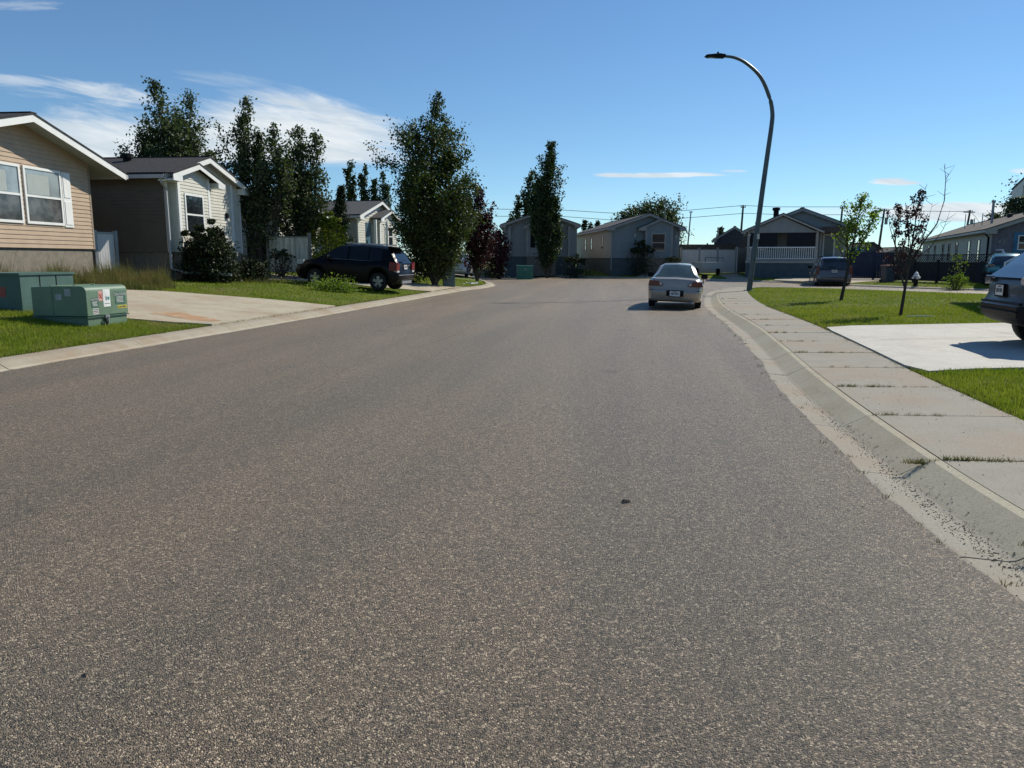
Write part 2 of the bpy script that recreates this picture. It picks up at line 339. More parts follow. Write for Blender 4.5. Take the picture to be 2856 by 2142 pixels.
# road sheet
road_pts = [tuple(p) for p in LEFT]+[tuple(p) for p in FAR[1:]]+[tuple(p) for p in reversed(RIGHT)]
import bmesh
bm = bmesh.new(); bf = bm.faces.new([bm.verts.new((x, y, 0)) for x, y in road_pts]); bmesh.ops.triangulate(bm, faces=[bf])
me = bpy.data.meshes.new('road'); bm.to_mesh(me); bm.free(); me.materials.append(m_asph)
for p in me.polygons:
    if p.normal.z < 0: p.flip()
road = bpy.data.objects.new('road', me); COL.objects.link(road); tag(road, kind='structure')
def resample(P, step):
    P = [Vector(p) for p in P]; out = []; acc = 0; nxt = 0
    for a, b in zip(P[:-1], P[1:]):
        L = (b-a).length
        while nxt <= acc+L: out.append(a.lerp(b, (nxt-acc)/L)); nxt += step
        acc += L
    return out
def ribbon(name, path, prof, slab, mats, seg_mat, side=1, gap=.013, start=.0, kind='structure', jitter=True):
    """prof: (offset,z) list; slabs of length slab with real gaps; seg_mat: material per strip; strips separated at 'cut' offsets"""
    P = resample(path, .05); mb = MB(); n = len(P)
    T = [(P[min(i+1, n-1)]-P[max(i-1, 0)]).normalized() for i in range(n)]
    def at(s, o, z, dz=0):
        i = min(max(s/.05, 0), n-1.001); a = int(i); p = P[a].lerp(P[a+1], i-a); tt = T[a]
        return (p.x+tt.y*o*side, p.y-tt.x*o*side, z+dz)
    total = (n-1)*.05; s = start
    while s < total-.2:
        e = min(s+slab, total-.02); rows = max(2, int(round((e-s)/.4))+1); tilt = RNG.normal(0, .0022) if jitter else 0
        ss = [s+gap/2+(e-s-gap)*k/(rows-1) for k in range(rows)]
        for j in range(len(prof)-1):
            (o0, z0), (o1, z1) = prof[j], prof[j+1]
            for k in range(rows-1):
                q = [at(ss[k], o0, z0, tilt), at(ss[k], o1, z1, tilt), at(ss[k+1], o1, z1, tilt), at(ss[k+1], o0, z0, tilt)]
                mb.face(q if side > 0 else q[::-1], seg_mat[j])
            for sv_ in (ss[0], ss[-1]):
                mb.face([at(sv_, o0, z0, tilt), at(sv_, o1, z1, tilt), at(sv_, o1, z1, -.05), at(sv_, o0, z0, -.05)], seg_mat[j])
        s = e
    # dark soil bed lying in the joints
    bed = resample(path, .5); Tb = [(bed[min(i+1, len(bed)-1)]-bed[max(i-1, 0)]).normalized() for i in range(len(bed))]
    B = len(seg_mat)and max(seg_mat)+1
    for i in range(len(bed)-1):
        for j in range(len(prof)-1):
            (o0, z0), (o1, z1) = prof[j], prof[j+1]
            def b_(i, o, z): return (bed[i].x+Tb[i].y*o*side, bed[i].y-Tb[i].x*o*side, z-.018)
            if o1-o0 < .02: continue
            mb.face([b_(i, o0, z0), b_(i, o1, z1), b_(i+1, o1, z1), b_(i+1, o0, z0)][::side], B)
    o = mb.build(name, mats+[m_soil]); tag(o, kind=kind); return o
# right: gutter, rolled curb (slope colour paled and warmed to offset its shade), joint, walk
m_conc_b = concrete('stained concrete', (.33, .29, .225), (.26, .19, .12), .6)
ribbon('sidewalk', RIGHT, [(0, .004), (.03, .006), (.25, -.012), (.29, -.006), (.50, .105), (.56, .115)], 1.66, [m_conc, m_conc_lift], [0, 0, 0, 1, 1], 1, .010, 1.25)
m_conc_b = concrete('stained concrete', (.33, .29, .225), (.26, .19, .12), .6)
ribbon('sidewalk', RIGHT, [(.570, .115), (1.0, .122), (1.75, .140)], 1.66, [m_conc], [0, 0], 1, .012, 1.25)
ribbon('curb', LEFT, [(0, .004), (.14, .004), (.18, .02), (.32, .095), (.40, .112), (.56, .122)], 3.0, [m_conc_y, m_conc_b], [0, 0, 1, 1, 1], -1, .012, .9)
ribbon('curb', FAR, [(0, .004), (.10, .004), (.2, .08), (.35, .10)], 3.0, [m_conc_y], [0]*3, -1, .012, 0)
m_dummy = None
def drape(name, poly, mat, dz=.035, cell=.6, thick=.0):
    bm = bmesh.new(); f = bm.faces.new([bm.verts.new((x, y, 0)) for x, y in poly])
    xs_ = [p[0] for p in poly]; ys_ = [p[1] for p in poly]
    for lo, hi, no in ((min(xs_), max(xs_), (1, 0, 0)), (min(ys_), max(ys_), (0, 1, 0))):
        k = lo+cell
        while k < hi:
            bmesh.ops.bisect_plane(bm, geom=bm.verts[:]+bm.edges[:]+bm.faces[:], plane_co=(k*no[0], k*no[1], 0), plane_no=no); k += cell
    bmesh.ops.triangulate(bm, faces=bm.faces[:])
    co = np.array([v.co[:2] for v in bm.verts]); z = hgt(co[:, 0], co[:, 1])
    d = sdf(co[:, 0], co[:, 1]); z = np.where(d < .05, .127, z)
    for v, zz in zip(bm.verts, z): v.co.z = zz+dz
    r = bmesh.ops.extrude_face_region(bm, geom=bm.faces[:])
    for v in r['geom']:
        if isinstance(v, bmesh.types.BMVert): v.co.z -= .10
    bmesh.ops.recalc_face_normals(bm, faces=bm.faces[:])
    me = bpy.data.meshes.new(name); bm.to_mesh(me); bm.free(); me.materials.append(mat)
    o = bpy.data.objects.new(name, me); COL.objects.link(o); tag(o, kind='structure'); return o
d1 = [G(537, 905), G(488, 903), G(355, 892), G(310, 890), G(270, 830), G(300, 810), G(351, 811), G(456, 815), G(720, 835), G(935, 857)]
DRIVES = [d1]
edge1 = [p for p in LCURB if d1[0][1] < p.y < d1[-1][1]]
d1p = d1+[(p.x-.01, p.y) for p in reversed(edge1)]
drape('driveway', d1p, m_conc_y)
d2a, d2b = G(1202, 823), G(1290, 804)
e2 = [p for p in LCURB if d2a[1]+.3 < p.y < d2b[1]-.2]
d2 = [d2a, G(1036, 801), G(930, 787), (-11.2, 30.8), (-12, 36), G(1134, 791), d2b]+[(p.x-.01, p.y) for p in reversed(e2)]
drape('driveway', d2, m_conc_y)
d3 = [G(2590, 1042), (18, 10.4), (18, 16.6), G(2305, 917)]
e3 = [p for p in WALK if p.x < 12 and d3[0][1]+.2 < p.y < d3[-1][1]-.2]
d3p = [d3[0], d3[1], d3[2], d3[3]]+[(p.x+.01, p.y) for p in reversed(e3)]
drape('driveway', d3p, m_conc_w)
# ragged asphalt lip creeping over both gutters, worn cracks in the wearing course
def strip(name, P, lo, hi, z, mat, side=1, zl=None):
    zl = z if zl is None else zl; zf = z if callable(z) else None
    mb = MB(); P = [Vector(p) for p in P]
    for i in range(len(P)-1):
        a, b = P[i], P[i+1]; T0 = (P[min(i+1, len(P)-1)]-P[max(i-1, 0)]).normalized(); T1 = (P[min(i+2, len(P)-1)]-P[i]).normalized()
        f = lambda p, T_, o, q=None: (p.x+T_.y*o*side, p.y-T_.x*o*side, zf(p.x, p.y) if zf else (z if q is None else zl))
        mb.face([f(a, T0, lo[i], 1), f(a, T0, hi[i]), f(b, T1, hi[i+1]), f(b, T1, lo[i+1], 1)][::side])
    o = mb.build(name, mat); tag(o, kind='structure'); return o
for PP, sd_ in ((RIGHT, 1), (LEFT, -1)):
    R_ = resample(PP, .06); R_ = [p for p in R_ if 2 < p.y < 45]; n_ = len(R_); q_ = np.arange(n_)
    w_ = .018+.014*np.sin(q_*.09+1.3*np.sin(q_*.031))+.008*np.sin(q_*.31+2*np.sin(q_*.05))+RNG.normal(0, .005, n_)+.05*np.exp(-((q_*.06-9.5)/1.1)**2)
    strip('road', R_, [-.30]*n_, np.maximum(w_, -.01), .0095, m_asph, sd_, .0006)
def crack(pts, w, mat):
    C_ = resample(catmull(pts, 8), .07); n_ = len(C_); off = np.cumsum(RNG.normal(0, .008, n_)); off -= np.linspace(off[0], off[-1], n_)
    hw = w*(.5+.5*np.abs(np.sin(np.arange(n_)*.21)))*np.clip(RNG.normal(.8, .35, n_), .1, 1.3)
    strip('road_crack', C_, off-hw/2, off+hw/2, .0042, mat)
def seam(pts, w, dz=.0375):
    C_ = resample([Vector(p) for p in pts], .12); n_ = len(C_); off = RNG.normal(0, .003, n_); hw = w*RNG.uniform(.5, 1.2, n_)
    strip('driveway_joint', C_, off-hw/2, off+hw/2, lambda x_, y_: H1(x_, y_)+dz, m_soil)
seam([(6.3, 13.1), (9.5, 13.35), (12.5, 13.6)], .014); seam([(8.7, 9.95), (9.1, 15.9)], .010)
seam([G(500, 860), G(620, 868), G(790, 884)], .02); seam([G(351, 845), G(560, 852), G(800, 862)], .016)
seam([G(470, 905), G(600, 902)], .01)
m_tar = pmat('crack fill', (.055, .048, .042), .8, var=.3, vs=20)
crack([(-3.2, 17.0), (-1.8, 20.5), (.2, 24.5), (1.6, 29.5), (2.4, 33)], .022, m_tar)
crack([(-2.4, 9.0), (-2.1, 12.0), (-1.2, 15.0), (-.9, 19)], .010, m_tar)
crack([(-6.1, 15.5), (-3.4, 16.1), (-1.1, 15.7)], .010, m_tar)
def fc(y0, y1): return [p for p in FCURB if y0 < p.y < y1]
drape('driveway', [(2.2, 67.0), (6.2, 65.9), (6.0, 70.5), (2.5, 71)], m_conc_y)
drape('driveway', [(10.2, 63.0), (12.0, 61.5), (13.3, 66.5), (11.6, 67.5)], m_conc_y)
drape('driveway', [(15.6, 56.2), (16.6, 53.6), (19, 66), (17.2, 66)], m_conc_y)
drape('driveway', [(17.4, 51.6), (19.6, 45.0), (26.3, 51.5), (25.0, 56), (19.5, 56)], m_conc_y)
drape('driveway', [(-2.9, 60.0), (-2.6, 63), (-6, 65.5), (-9, 60), (-5.5, 57.5)], m_conc_y)
# rust stain: thin mineral film on the parking pad
def film(name, pts, mat, dz=.004):
    mb = MB(); z = [H1(x, y)+.035+dz for x, y in pts]; mb.face([(x, y, zz) for (x, y), zz in zip(pts, z)]); return mb.build(name, mat)
# ---- grass blades
def inpoly(x, y, P):
    r = np.zeros(x.shape, bool); n = len(P)
    for i in range(n):
        a, b = P[i], P[(i+1) % n]
        c = ((a[1] <= y) & (b[1] > y)) | ((b[1] <= y) & (a[1] > y))
        if b[1] != a[1]: r ^= c & (x < a[0]+(y-a[1])*(b[0]-a[0])/(b[1]-a[1]))
    return r
def blades(poly, dens, h, w, excl=(), lean=.6, edge=.02, patchy=0):
    P = np.array(poly); lo, hi = P.min(0), P.max(0); n = int((hi-lo).prod()*dens)
    x = RNG.uniform(lo[0], hi[0], n); y = RNG.uniform(lo[1], hi[1], n); k = inpoly(x, y, poly)
    for e in excl: k &= ~inpoly(x, y, e)
    x, y = x[k], y[k]; k = sdf(x, y) > edge; x, y = x[k], y[k]; z = hgt(x, y); n = len(x)
    a = RNG.uniform(0, 2*math.pi, n); hh = h*RNG.uniform(.5, 1.25, n); ln = RNG.uniform(0, lean, n)*hh; b = RNG.uniform(0, 2*math.pi, n)
    if patchy:
        pn = .5+.25*np.sin(x*3.1+1.7*np.sin(y*1.9))+.25*np.sin(y*2.7+2.1*np.sin(x*1.3)); hh = hh*(1-patchy+patchy*1.6*pn)*np.where(RNG.random(n) < .04, 1.7, 1)
    dx, dy = np.cos(a)*w/2, np.sin(a)*w/2; v = np.empty((n, 3, 3))
    v[:, 0] = np.stack([x-dx, y-dy, z-.005], 1); v[:, 1] = np.stack([x+dx, y+dy, z-.005], 1); v[:, 2] = np.stack([x+np.cos(b)*ln, y+np.sin(b)*ln, z+hh], 1)
    return v.reshape(-1, 3)
RL_near = [(4.3, 5.2), (9.5, 5.2), (9.5, 9.6), (5.5, 9.6)]
v = [blades([(3.9, 4), (10, 4), (11, 11.5), (5, 11.5)], 2600, .055, .011, [d3p]),
     blades([(5, 13.5), (18, 13.5), (18, 22), (6, 22)], 750, .05, .016, [d3p]),
     blades([(6, 22), (20, 22), (19, 36), (10, 39), (8, 30)], 260, .045, .024),
     blades([(15, 37), (24, 38), (34, 36), (34, 44), (20, 46), (16, 56), (18, 58)], 110, .05, .035),
     blades([(-2, 60), (18, 56), (18, 68), (-2, 72)], 60, .05, .05)]
np_obj('grass', np.concatenate(v), 3, m_blade); tag(bpy.data.objects['grass'], 'mown lawn grass between the sidewalk and the cross street', 'grass', kind='stuff')
v = [blades([(-14, 9), (-6, 9), (-5, 16), (-14, 16)], 1500, .055, .013, [d1p]),
     blades([(-16, 16), (-4, 16), (-3.5, 24), (-16, 24)], 600, .05, .018, [d1p]),
     blades([(-16, 24), (-3, 24), (-1, 48), (-12, 48)], 200, .05, .028, [d2])]
tag(np_obj('grass', np.concatenate(v), 3, m_blade), 'mown grass around the parking pad and along the opposite curb', 'grass', kind='stuff')
#@@MORE
# ------------------------------------------------------------------ houses
def clip(poly, z, keep_above):
    out = []
    for i in range(len(poly)):
        a, b = poly[i], poly[(i+1) % len(poly)]; ia = (a[1] >= z) == keep_above; ib = (b[1] >= z) == keep_above
        if ia: out.append(a)
        if ia != ib: f = (z-a[1])/(b[1]-a[1]); out.append((a[0]+(b[0]-a[0])*f, z))
    return out
def lap_wall(mb, O, U, N, poly, lap=.115, depth=.018, mi=0):
    """horizontal lap siding over a convex wall outline, each board leaning out at its foot"""
    z0 = min(p[1] for p in poly); z1 = max(p[1] for p in poly); z = z0
    while z < z1-1e-4:
        b = clip(clip(poly, z, True), min(z+lap, z1), False)
        if len(b) >= 3:
            pts = []
            for s_, zz in b:
                o = depth*(1-(zz-z)/lap)+.002; pts.append((O[0]+U[0]*s_+N[0]*o, O[1]+U[1]*s_+N[1]*o, zz))
            mb.face(pts, mi)
            lo = [s_ for s_, zz in b if zz < z+1e-4]
            if len(lo) >= 2:
                a, c = min(lo), max(lo); q = lambda s_, o: (O[0]+U[0]*s_+N[0]*o, O[1]+U[1]*s_+N[1]*o, z)
                mb.face([q(a, 0), q(c, 0), q(c, depth+.002), q(a, depth+.002)], mi)
        z += lap
def lbox(mb, O, U, N, s0, s1, n0, n1, z0, z1, mi=0):
    M_ = Matrix(((U[0], N[0], 0, O[0]), (U[1], N[1], 0, O[1]), (0, 0, 1, 0), (0, 0, 0, 1))); mb.box(s0, n0, z0, s1, n1, z1, mi, M_)
def window(par, O, U, N, s0, s1, z0, z1, fr=.07, rail=True, gl=None, gl_low=None, frm=None, vert=0, name='window'):
    mb = MB(); a = .045
    lbox(mb, O, U, N, s0, s0+fr, 0, a, z0, z1); lbox(mb, O, U, N, s1-fr, s1, 0, a, z0, z1)
    lbox(mb, O, U, N, s0+fr, s1-fr, 0, a, z0, z0+fr); lbox(mb, O, U, N, s0+fr, s1-fr, 0, a, z1-fr, z1)
    zm = (z0+z1)/2-.02
    if rail: lbox(mb, O, U, N, s0+fr, s1-fr, 0, a-.004, zm-.03, zm+.03)
    if vert: lbox(mb, O, U, N, (s0+s1)/2-.025, (s0+s1)/2+.025, 0, a-.008, z0+fr, z1-fr)
    w = mb.build(name, frm or m_white, par)
    g = MB()
    def pane(za, zb, mi): 
        c = [(s0+fr, za), (s1-fr, za), (s1-fr, zb), (s0+fr, zb)]; g.face([(O[0]+U[0]*s_+N[0]*.020, O[1]+U[1]*s_+N[1]*.020, zz) for s_, zz in c], mi)
    if rail: pane(z0+fr, zm-.03, 1); pane(zm+.03, z1-fr, 0)
    else: pane(z0+fr, z1-fr, 0)
    g.build('pane', [gl or m_glass, gl_low or gl or m_glass], w); return w
class House:
    def __init__(s, label, x, y, z, az, Wd, L, fh, ze, zp, xp=None, ovs=.5, ovf=.3, side=None, front=None, roof=None, found=None, lap=.115, cat='house', name='house', group=None, corner=True, trim=None, returns=True):
        s.r = empty(name, (x, y, z), rad(90-az), label, cat, group); s.W = Wd; s.L = L; s.ze = ze; s.zp = zp; s.fh = fh; s.trim = trim or m_white
        xp = Wd/2 if xp is None else xp; s.xp = xp
        kl = (zp-ze)/(xp+ovs); kr = (zp-ze)/(Wd+ovs-xp); s.kl, s.kr = kl, kr
        zl = ze+kl*ovs; zr = ze+kr*ovs
        mb = MB(); gable = [(0, fh), (Wd, fh), (Wd, zr), (xp, zp), (0, zl)]; s.gable = gable
        lap_wall(mb, (0, 0), (1, 0), (0, -1), gable, lap, mi=1)
        lap_wall(mb, (0, L), (1, 0), (0, 1), gable, lap, mi=0)
        lap_wall(mb, (0, 0), (0, 1), (-1, 0), [(0, fh), (L, fh), (L, zl), (0, zl)], lap, mi=0)
        lap_wall(mb, (Wd, 0), (0, 1), (1, 0), [(0, fh), (L, fh), (L, zr), (0, zr)], lap, mi=0)
        mb.build('wall', [side, front or side], s.r)
        mb = MB(); mb.box(.05, .05, -.5, Wd-.05, L-.05, fh+.05); mb.build('foundation', found or m_found, s.r)
        if corner:
            mb = MB()
            for xx in (0, Wd):
                sg = -1 if xx == 0 else 1; mb = MB()
                mb.box(xx-.06*(sg > 0)+(-.02 if sg < 0 else 0), -.025, fh-.01, xx+(.06 if sg < 0 else .02)+0, .06, (zl if sg < 0 else zr)-.02); mb.build('corner_trim', s.trim, s.r)
        # roof: two shingled slopes
        t_ = .05; y0, y1 = -ovf-.02, L+.3; mb = MB()
        mb.extrude([(-ovs-.03, ze+.10), (xp, zp+.10), (xp, zp+.10+t_), (-ovs-.03, ze+.10+t_)], 'y', y0, y1)
        mb.extrude([(xp, zp+.10), (Wd+ovs+.03, ze+.10), (Wd+ovs+.03, ze+.10+t_), (xp, zp+.10+t_)], 'y', y0, y1)
        mb.box(xp-.12, y0, zp+.10+t_-.03, xp+.12, y1, zp+.10+t_+.012); s.roof = mb.build('roof', roof or m_shing, s.r)
        mb = MB(); mb.extrude([(-ovs, ze), (xp, zp), (xp, zp+.02), (-ovs, ze+.02)], 'y', -ovf+.03, L+.27); mb.extrude([(xp, zp), (Wd+ovs, ze), (Wd+ovs, ze+.02), (xp, zp+.02)], 'y', -ovf+.03, L+.27)
        mb.build('soffit', m_soff, s.r)
        mb = MB(); h = .20
        mb.extrude([(-ovs, ze-.10), (xp, zp-.10), (xp, zp-.10+h), (-ovs, ze-.10+h)], 'y', -ovf, -ovf+.03)
        mb.extrude([(xp, zp-.10), (Wd+ovs, ze-.10), (Wd+ovs, ze-.10+h), (xp, zp-.10+h)], 'y', -ovf, -ovf+.03)
        for sg, x0, k in ((1, -ovs, kl), (-1, Wd+ovs, kr)) if returns else ():      # boxed eave returns
            x1 = x0+sg*(ovs+.22); mb.extrude([(x0, ze-.14), (x1, ze-.14), (x1, ze+k*(ovs+.22)-.09), (x0, ze-.09)], 'y', -ovf+.005, -.02)
        mb.build('fascia', s.trim, s.r)
        for x0, x1 in ((-ovs-.12, -ovs-.002), (Wd+ovs+.002, Wd+ovs+.12)):
            mb = MB(); mb.box(x0, -ovf, ze-.06, x1, L+.25, ze+.07); mb.build('gutter', m_soff, s.r)
        s.ovs, s.ovf, s.lap = ovs, ovf, lap; s.side, s.front, s.roofm = side, front or side, roof or m_shing
    F_ = property(lambda s: ((0, 0), (1, 0), (0, -1)))
    def bay(s, x0, x1, proj, rl, rr, xp, ze, zp, ovf=.25, flush=False):
        k = (zp-ze)/(xp-rl); k2 = (zp-ze)/(rr-xp); top = lambda x: min(ze+k*(x-rl), ze+k2*(rr-x))
        mb = MB(); P_ = [(x0, s.fh), (x1, s.fh), (x1, top(x1))]+([(xp, zp)] if x0 < xp < x1 else [])+[(x0, top(x0))]
        lap_wall(mb, (0, -proj), (1, 0), (0, -1), P_, s.lap); 
        lap_wall(mb, (x1, -proj), (0, 1), (1, 0), [(0, s.fh), (proj, s.fh), (proj, top(x1)), (0, top(x1))], s.lap)
        lap_wall(mb, (x0, -proj), (0, 1), (-1, 0), [(0, s.fh), (proj, s.fh), (proj, top(x0)), (0, top(x0))], s.lap)
        mb.build('bay_wall', s.front, s.r)
        mb = MB(); mb.box(x0+.03, -proj+.03, -.4, x1-.03, .1, s.fh+.02); mb.build('bay_foundation', m_found, s.r)
        mb = MB(); mb.box(x0-.02, -proj-.024, s.fh-.01, x0+.15, -proj+.05, top(x0)-.03); mb.build('bay_trim', s.trim, s.r); mb = MB(); mb.box(x1-.15, -proj-.024, s.fh-.01, x1+.02, -proj+.05, top(x1)-.03); mb.build('bay_trim', s.trim, s.r)
        y0 = -proj-ovf; mb = MB(); h = .17
        mb.extrude([(rl, ze-.09), (xp, zp-.09), (xp, zp-.09+h), (rl, ze-.09+h)], 'y', y0, y0+.03); mb.extrude([(xp, zp-.09), (rr, ze-.09), (rr, ze-.09+h), (xp, zp-.09+h)], 'y', y0, y0+.03)
        mb.extrude([(rr, ze-.12), (rr-.55, ze-.12), (rr-.55, ze+k2*.55-.08), (rr, ze-.08)], 'y', y0+.004, -.03)
        mb.extrude([(rl, ze-.12), (rl+.62, ze-.12), (rl+.62, ze+k*.62-.08), (rl, ze-.08)], 'y', y0+.004, -s.ovf-.004)
        mb.build('bay_fascia', s.trim, s.r)
        q_ = .025 if flush else 0; mb = MB(); mb.extrude([(rl-q_, ze+.075+q_), (xp, zp+.075+q_), (xp, zp+.115+q_), (rl-q_, ze+.115+q_)], 'y', y0-.02, -s.ovf-.022 if flush else .8); mb.extrude([(xp, zp+.075), (rr, ze+.075), (rr, ze+.115), (xp, zp+.115)], 'y', y0-.02, .8)
        mb.build('bay_roof', s.roofm, s.r); s.B = ((0, -proj), (1, 0), (0, -1))
    def post(s, name, *boxes, mat=None):
        for b in boxes: mb = MB(); mb.box(*b); mb.build(name, mat or s.trim, s.r)
def vent(par, x, y, z, r=.16, h=.4, name='roof_vent', mat=None):
    mb = MB(); mb.lathe([(r*.7, -.3), (r*.7, h*.6), (r, h*.62), (r, h), (.001, h+.03)], (x, y, z), 10); return mb.build(name, mat or m_blk, par)
# -- tan house, at the kerb side of the parking pad
c5, s5 = math.cos(rad(5)), math.sin(rad(5))
gz1 = .95
WH = 6.5; hx, hy = -13.77-WH*s5, (25.5-WH*c5)*1.013
h1 = House('tan sided house with white rake boards and two big white framed windows', hx, hy, gz1, 5, WH, 15, 1.87-gz1, 4.28-gz1, 5.45-gz1, 3.3, 1.12, .62, returns=False, side=m_sid_tan, front=m_sid_tan, roof=m_shing, lap=.125, trim=m_white) 
for o in [o for o in h1.r.children if o.name.startswith('corner_trim')]: bpy.data.objects.remove(o)
mb = MB(); mb.box(WH-.05, -.022, 1.87-gz1-.01, WH+.025, .06, 4.5-gz1); mb.build('corner_trim', pmat('tan trim', (.30, .235, .175), .6), h1.r); mb = MB(); mb.box(-.02, -.022, 1.87-gz1-.01, .05, .06, 4.5-gz1); mb.build('corner_trim', pmat('tan trim', (.30, .235, .175), .6), h1.r)
Of = ((0, -.012), (1, 0), (0, -1))
for a, b in ((WH-4.83, WH-3.2), (WH-3.07, WH-1.45)):
    w = window(h1.r, *Of, a, b, 2.56-gz1, 4.20-gz1, .075, True, m_glass_l, pmat('dusty glass', (.10, .095, .09), .15, 0, .35, 2.5, coat=.4))
    mb = MB(); lbox(mb, (0, -.012), (1, 0), (0, -1), a+.16, b-.55, .021, .024, 3.42-gz1, 3.98-gz1); mb.build('blind', pmat('blind', (.34, .38, .37), .8, var=.08, vs=3, stretch=(14, 1, 1)), w)
for a in (WH-1.40, WH-5.32):
    mb = MB(); lbox(mb, *Of, a, a+.40, 0, .03, 2.52-gz1, 4.18-gz1)
    for zz in (2.60-gz1, 3.42-gz1): lbox(mb, *Of, a+.05, a+.35, .03, .045, zz, zz+.70)
    mb.build('shutter', m_white, h1.r)
vent(h1.r, 5.2, 6, 4.6)
# -- cream house next to it
gz2 = .95; h2 = House('cream sided house with dark shingle roof and stepped white gables, next to the tan house', -12.3, 27.7*1.013, gz2, 6, 5.8, 14, 1.80-gz2, 4.38-gz2, 5.32-gz2, 2.85, .48, .3, m_sid_dim, m_sid_cream, m_shing, lap=.12)
h2.bay(.22, 2.55, .32, -.48, 3.35, 1.42, 4.38-gz2, 4.915-gz2, .28, True)
window(h2.r, *h2.B, .62, 1.98, 2.45-gz2, 3.92-gz2, .08, True)
mb = MB(); mb.tube([(-.50, -.12, 4.35-gz2), (-.44, -.12, 4.18-gz2), (-.10, -.06, 4.0-gz2), (-.07, -.06, .25), (.05, -.5, .12), (.35, -2.1, .03)], .05, 6); mb.build('downspout', m_soff, h2.r)
mb = MB(); mb.box(4.4, -.10, 3.2-gz2, 4.52, -.0, 3.42-gz2); mb.build('porch_lamp', m_blk, h2.r)
vent(h2.r, 2.0, 2.6, 5.08-gz2, .22, .42, 'chimney')
h2.post('trim_board', (4.95, -.03, 1.8-gz2, 5.12, 0, 4.6-gz2))
# -- pale house half hidden behind the aspens
hb = House('pale house mostly hidden behind the two tall aspens', -12.2, 41, .95, 8, 6, 12, .8, 2.95, 3.9, None, .45, .3, m_sid_w, m_sid_cream, m_shing, lap=.15)
window(hb.r, *hb.F_, 3.6, 5.0, 1.5, 2.8, .08)
# -- white house with porch gable, beyond the black hatchback
gz3 = .9; h3 = House('white house with dark roof and small porch gable, beyond the parked black hatchback', -9.35, 47.6, gz3, 9, 7.6, 14, .75, 4.05-gz3, 5.15-gz3, None, .45, .35, m_sid_grey, m_sid_cream, m_shing_g, lap=.15)
h3.bay(2.6, 6.2, .5, 2.1, 6.7, 4.4, 4.0-gz3, 4.62-gz3, .3)
mb = MB(); mb.box(1.3, -.05, .75, 2.3, .03, 2.9); mb.build('door', pmat('blue door', (.06, .13, .18), .4), h3.r)
window(h3.r, *h3.B, 3.5, 5.2, 1.5, 2.75, .08)
h3.post('porch_post', (.15, -1.1, .3, .3, -.95, 3.0), (2.4, -1.1, .3, 2.55, -.95, 3.0))
# -- far houses round the bend
gz4 = .50; h4 = House('grey house partly hidden by the columnar poplar', -.72, 66.9, gz4, 91, 6.25, 14, 1.25, 4.3-gz4, 5.42-gz4, None, .25, .5, m_sid_w, m_sid_grey, m_shing_g, m_found_b, .2, trim=m_sid_w)
h4.bay(1.95, 4.5, .5, 1.7, 4.9, 3.3, 4.2-gz4, 4.9-gz4, .3)
window(h4.r, *h4.B, 2.75, 3.95, 2.1, 3.35, .08, frm=m_sid_w)
for a in (2.3, 4.02): mb = MB(); lbox(mb, *h4.B, a, a+.38, .0, .04, 2.0, 3.4); mb.build('shutter', m_blk, h4.r)
h4.post('porch_post', (.45, -.35, 1.2, .6, -.2, 3.8), (5.5, -.35, 1.2, 5.65, -.2, 3.8))
mb = MB(); mb.tube([(.1, -.15, 3.75), (.1, -.1, .3), (.3, -.9, .1)], .05, 6); mb.build('downspout', m_sid_w, h4.r)
gz5 = .5; h5 = House('blue grey house with a pale side wall and a square white framed window', 8.25, 65.0, gz5, 86, 5.75, 19, 1.12, 4.0-gz5, 5.15-gz5, 3.1, .3, .5, m_sid_w, m_sid_blue, m_shing_g, m_found_b, .2, trim=m_sid_grey)
h5.bay(2.75, 5.05, .5, 2.1, 6.1, 4.0, 3.95-gz5, 4.75-gz5, .3)
window(h5.r, *h5.B, 3.25, 4.45, 2.15-gz5, 3.65-gz5, .09, frm=m_sid_w)
for yy in (3.5, 9, 12.5): window(h5.r, (-.01, 0), (0, 1), (-1, 0), yy, yy+.8, 1.9, 3.0, .06, frm=m_sid_w)
mb = MB(); mb.tube([(.02, -.08, 3.4), (.02, -.06, .1)], .05, 6); mb.build('downspout', m_sid_w, h5.r)
h5.post('wall_lamp', (1.9, -.12, 2.85, 2.05, 0, 3.1), (5.35, -.12, 2.75, 5.5, 0, 3.0), mat=m_soff)
gz6 = .2; h6 = House('grey house with a railed front porch under a wide gable', 18.25, 59.0, gz6, 106, 6.6, 16, 1.1, 3.66-gz6, 5.12-gz6, 3.3, .5, .4, m_sid_w, m_sid_grey, m_shing_g, m_found_b, .2, trim=m_sid_grey)
O6 = h6.r
# porch: deck, skirting, posts, rails, roof
mb = MB(); mb.box(-.55, -2.6, 1.05, 4.35, -.02, 1.24); mb.build('porch_deck', m_sid_w, O6)
mb = MB(); mb.box(-.5, -2.55, -.3, 4.3, -.05, 1.04); mb.build('porch_skirting', m_found_b, O6)
for xx in (-.5, 4.15):
    mb = MB(); mb.box(xx, -2.55, 1.24, xx+.15, -2.4, 3.24); mb.build('porch_post', m_sid_w, O6)
mb = MB(); mb.box(-.35, -2.5, 2.12, 4.15, -2.43, 2.2); mb.box(-.35, -2.5, 1.32, 4.15, -2.43, 1.38)
for k in range(31): mb.box(-.3+k*.147, -2.485, 1.38, -.255+k*.147, -2.445, 2.12)
mb.build('railing', m_white, O6)
mb = MB(); lap_wall(mb, (0, -2.55), (1, 0), (0, -1), [(-.4, 3.30), (4.05, 3.30), (1.85, 4.32)], .2); mb.box(-.5, -2.56, 3.2, 4.3, -2.45, 3.32); mb.build('porch_gable', m_sid_grey, O6)
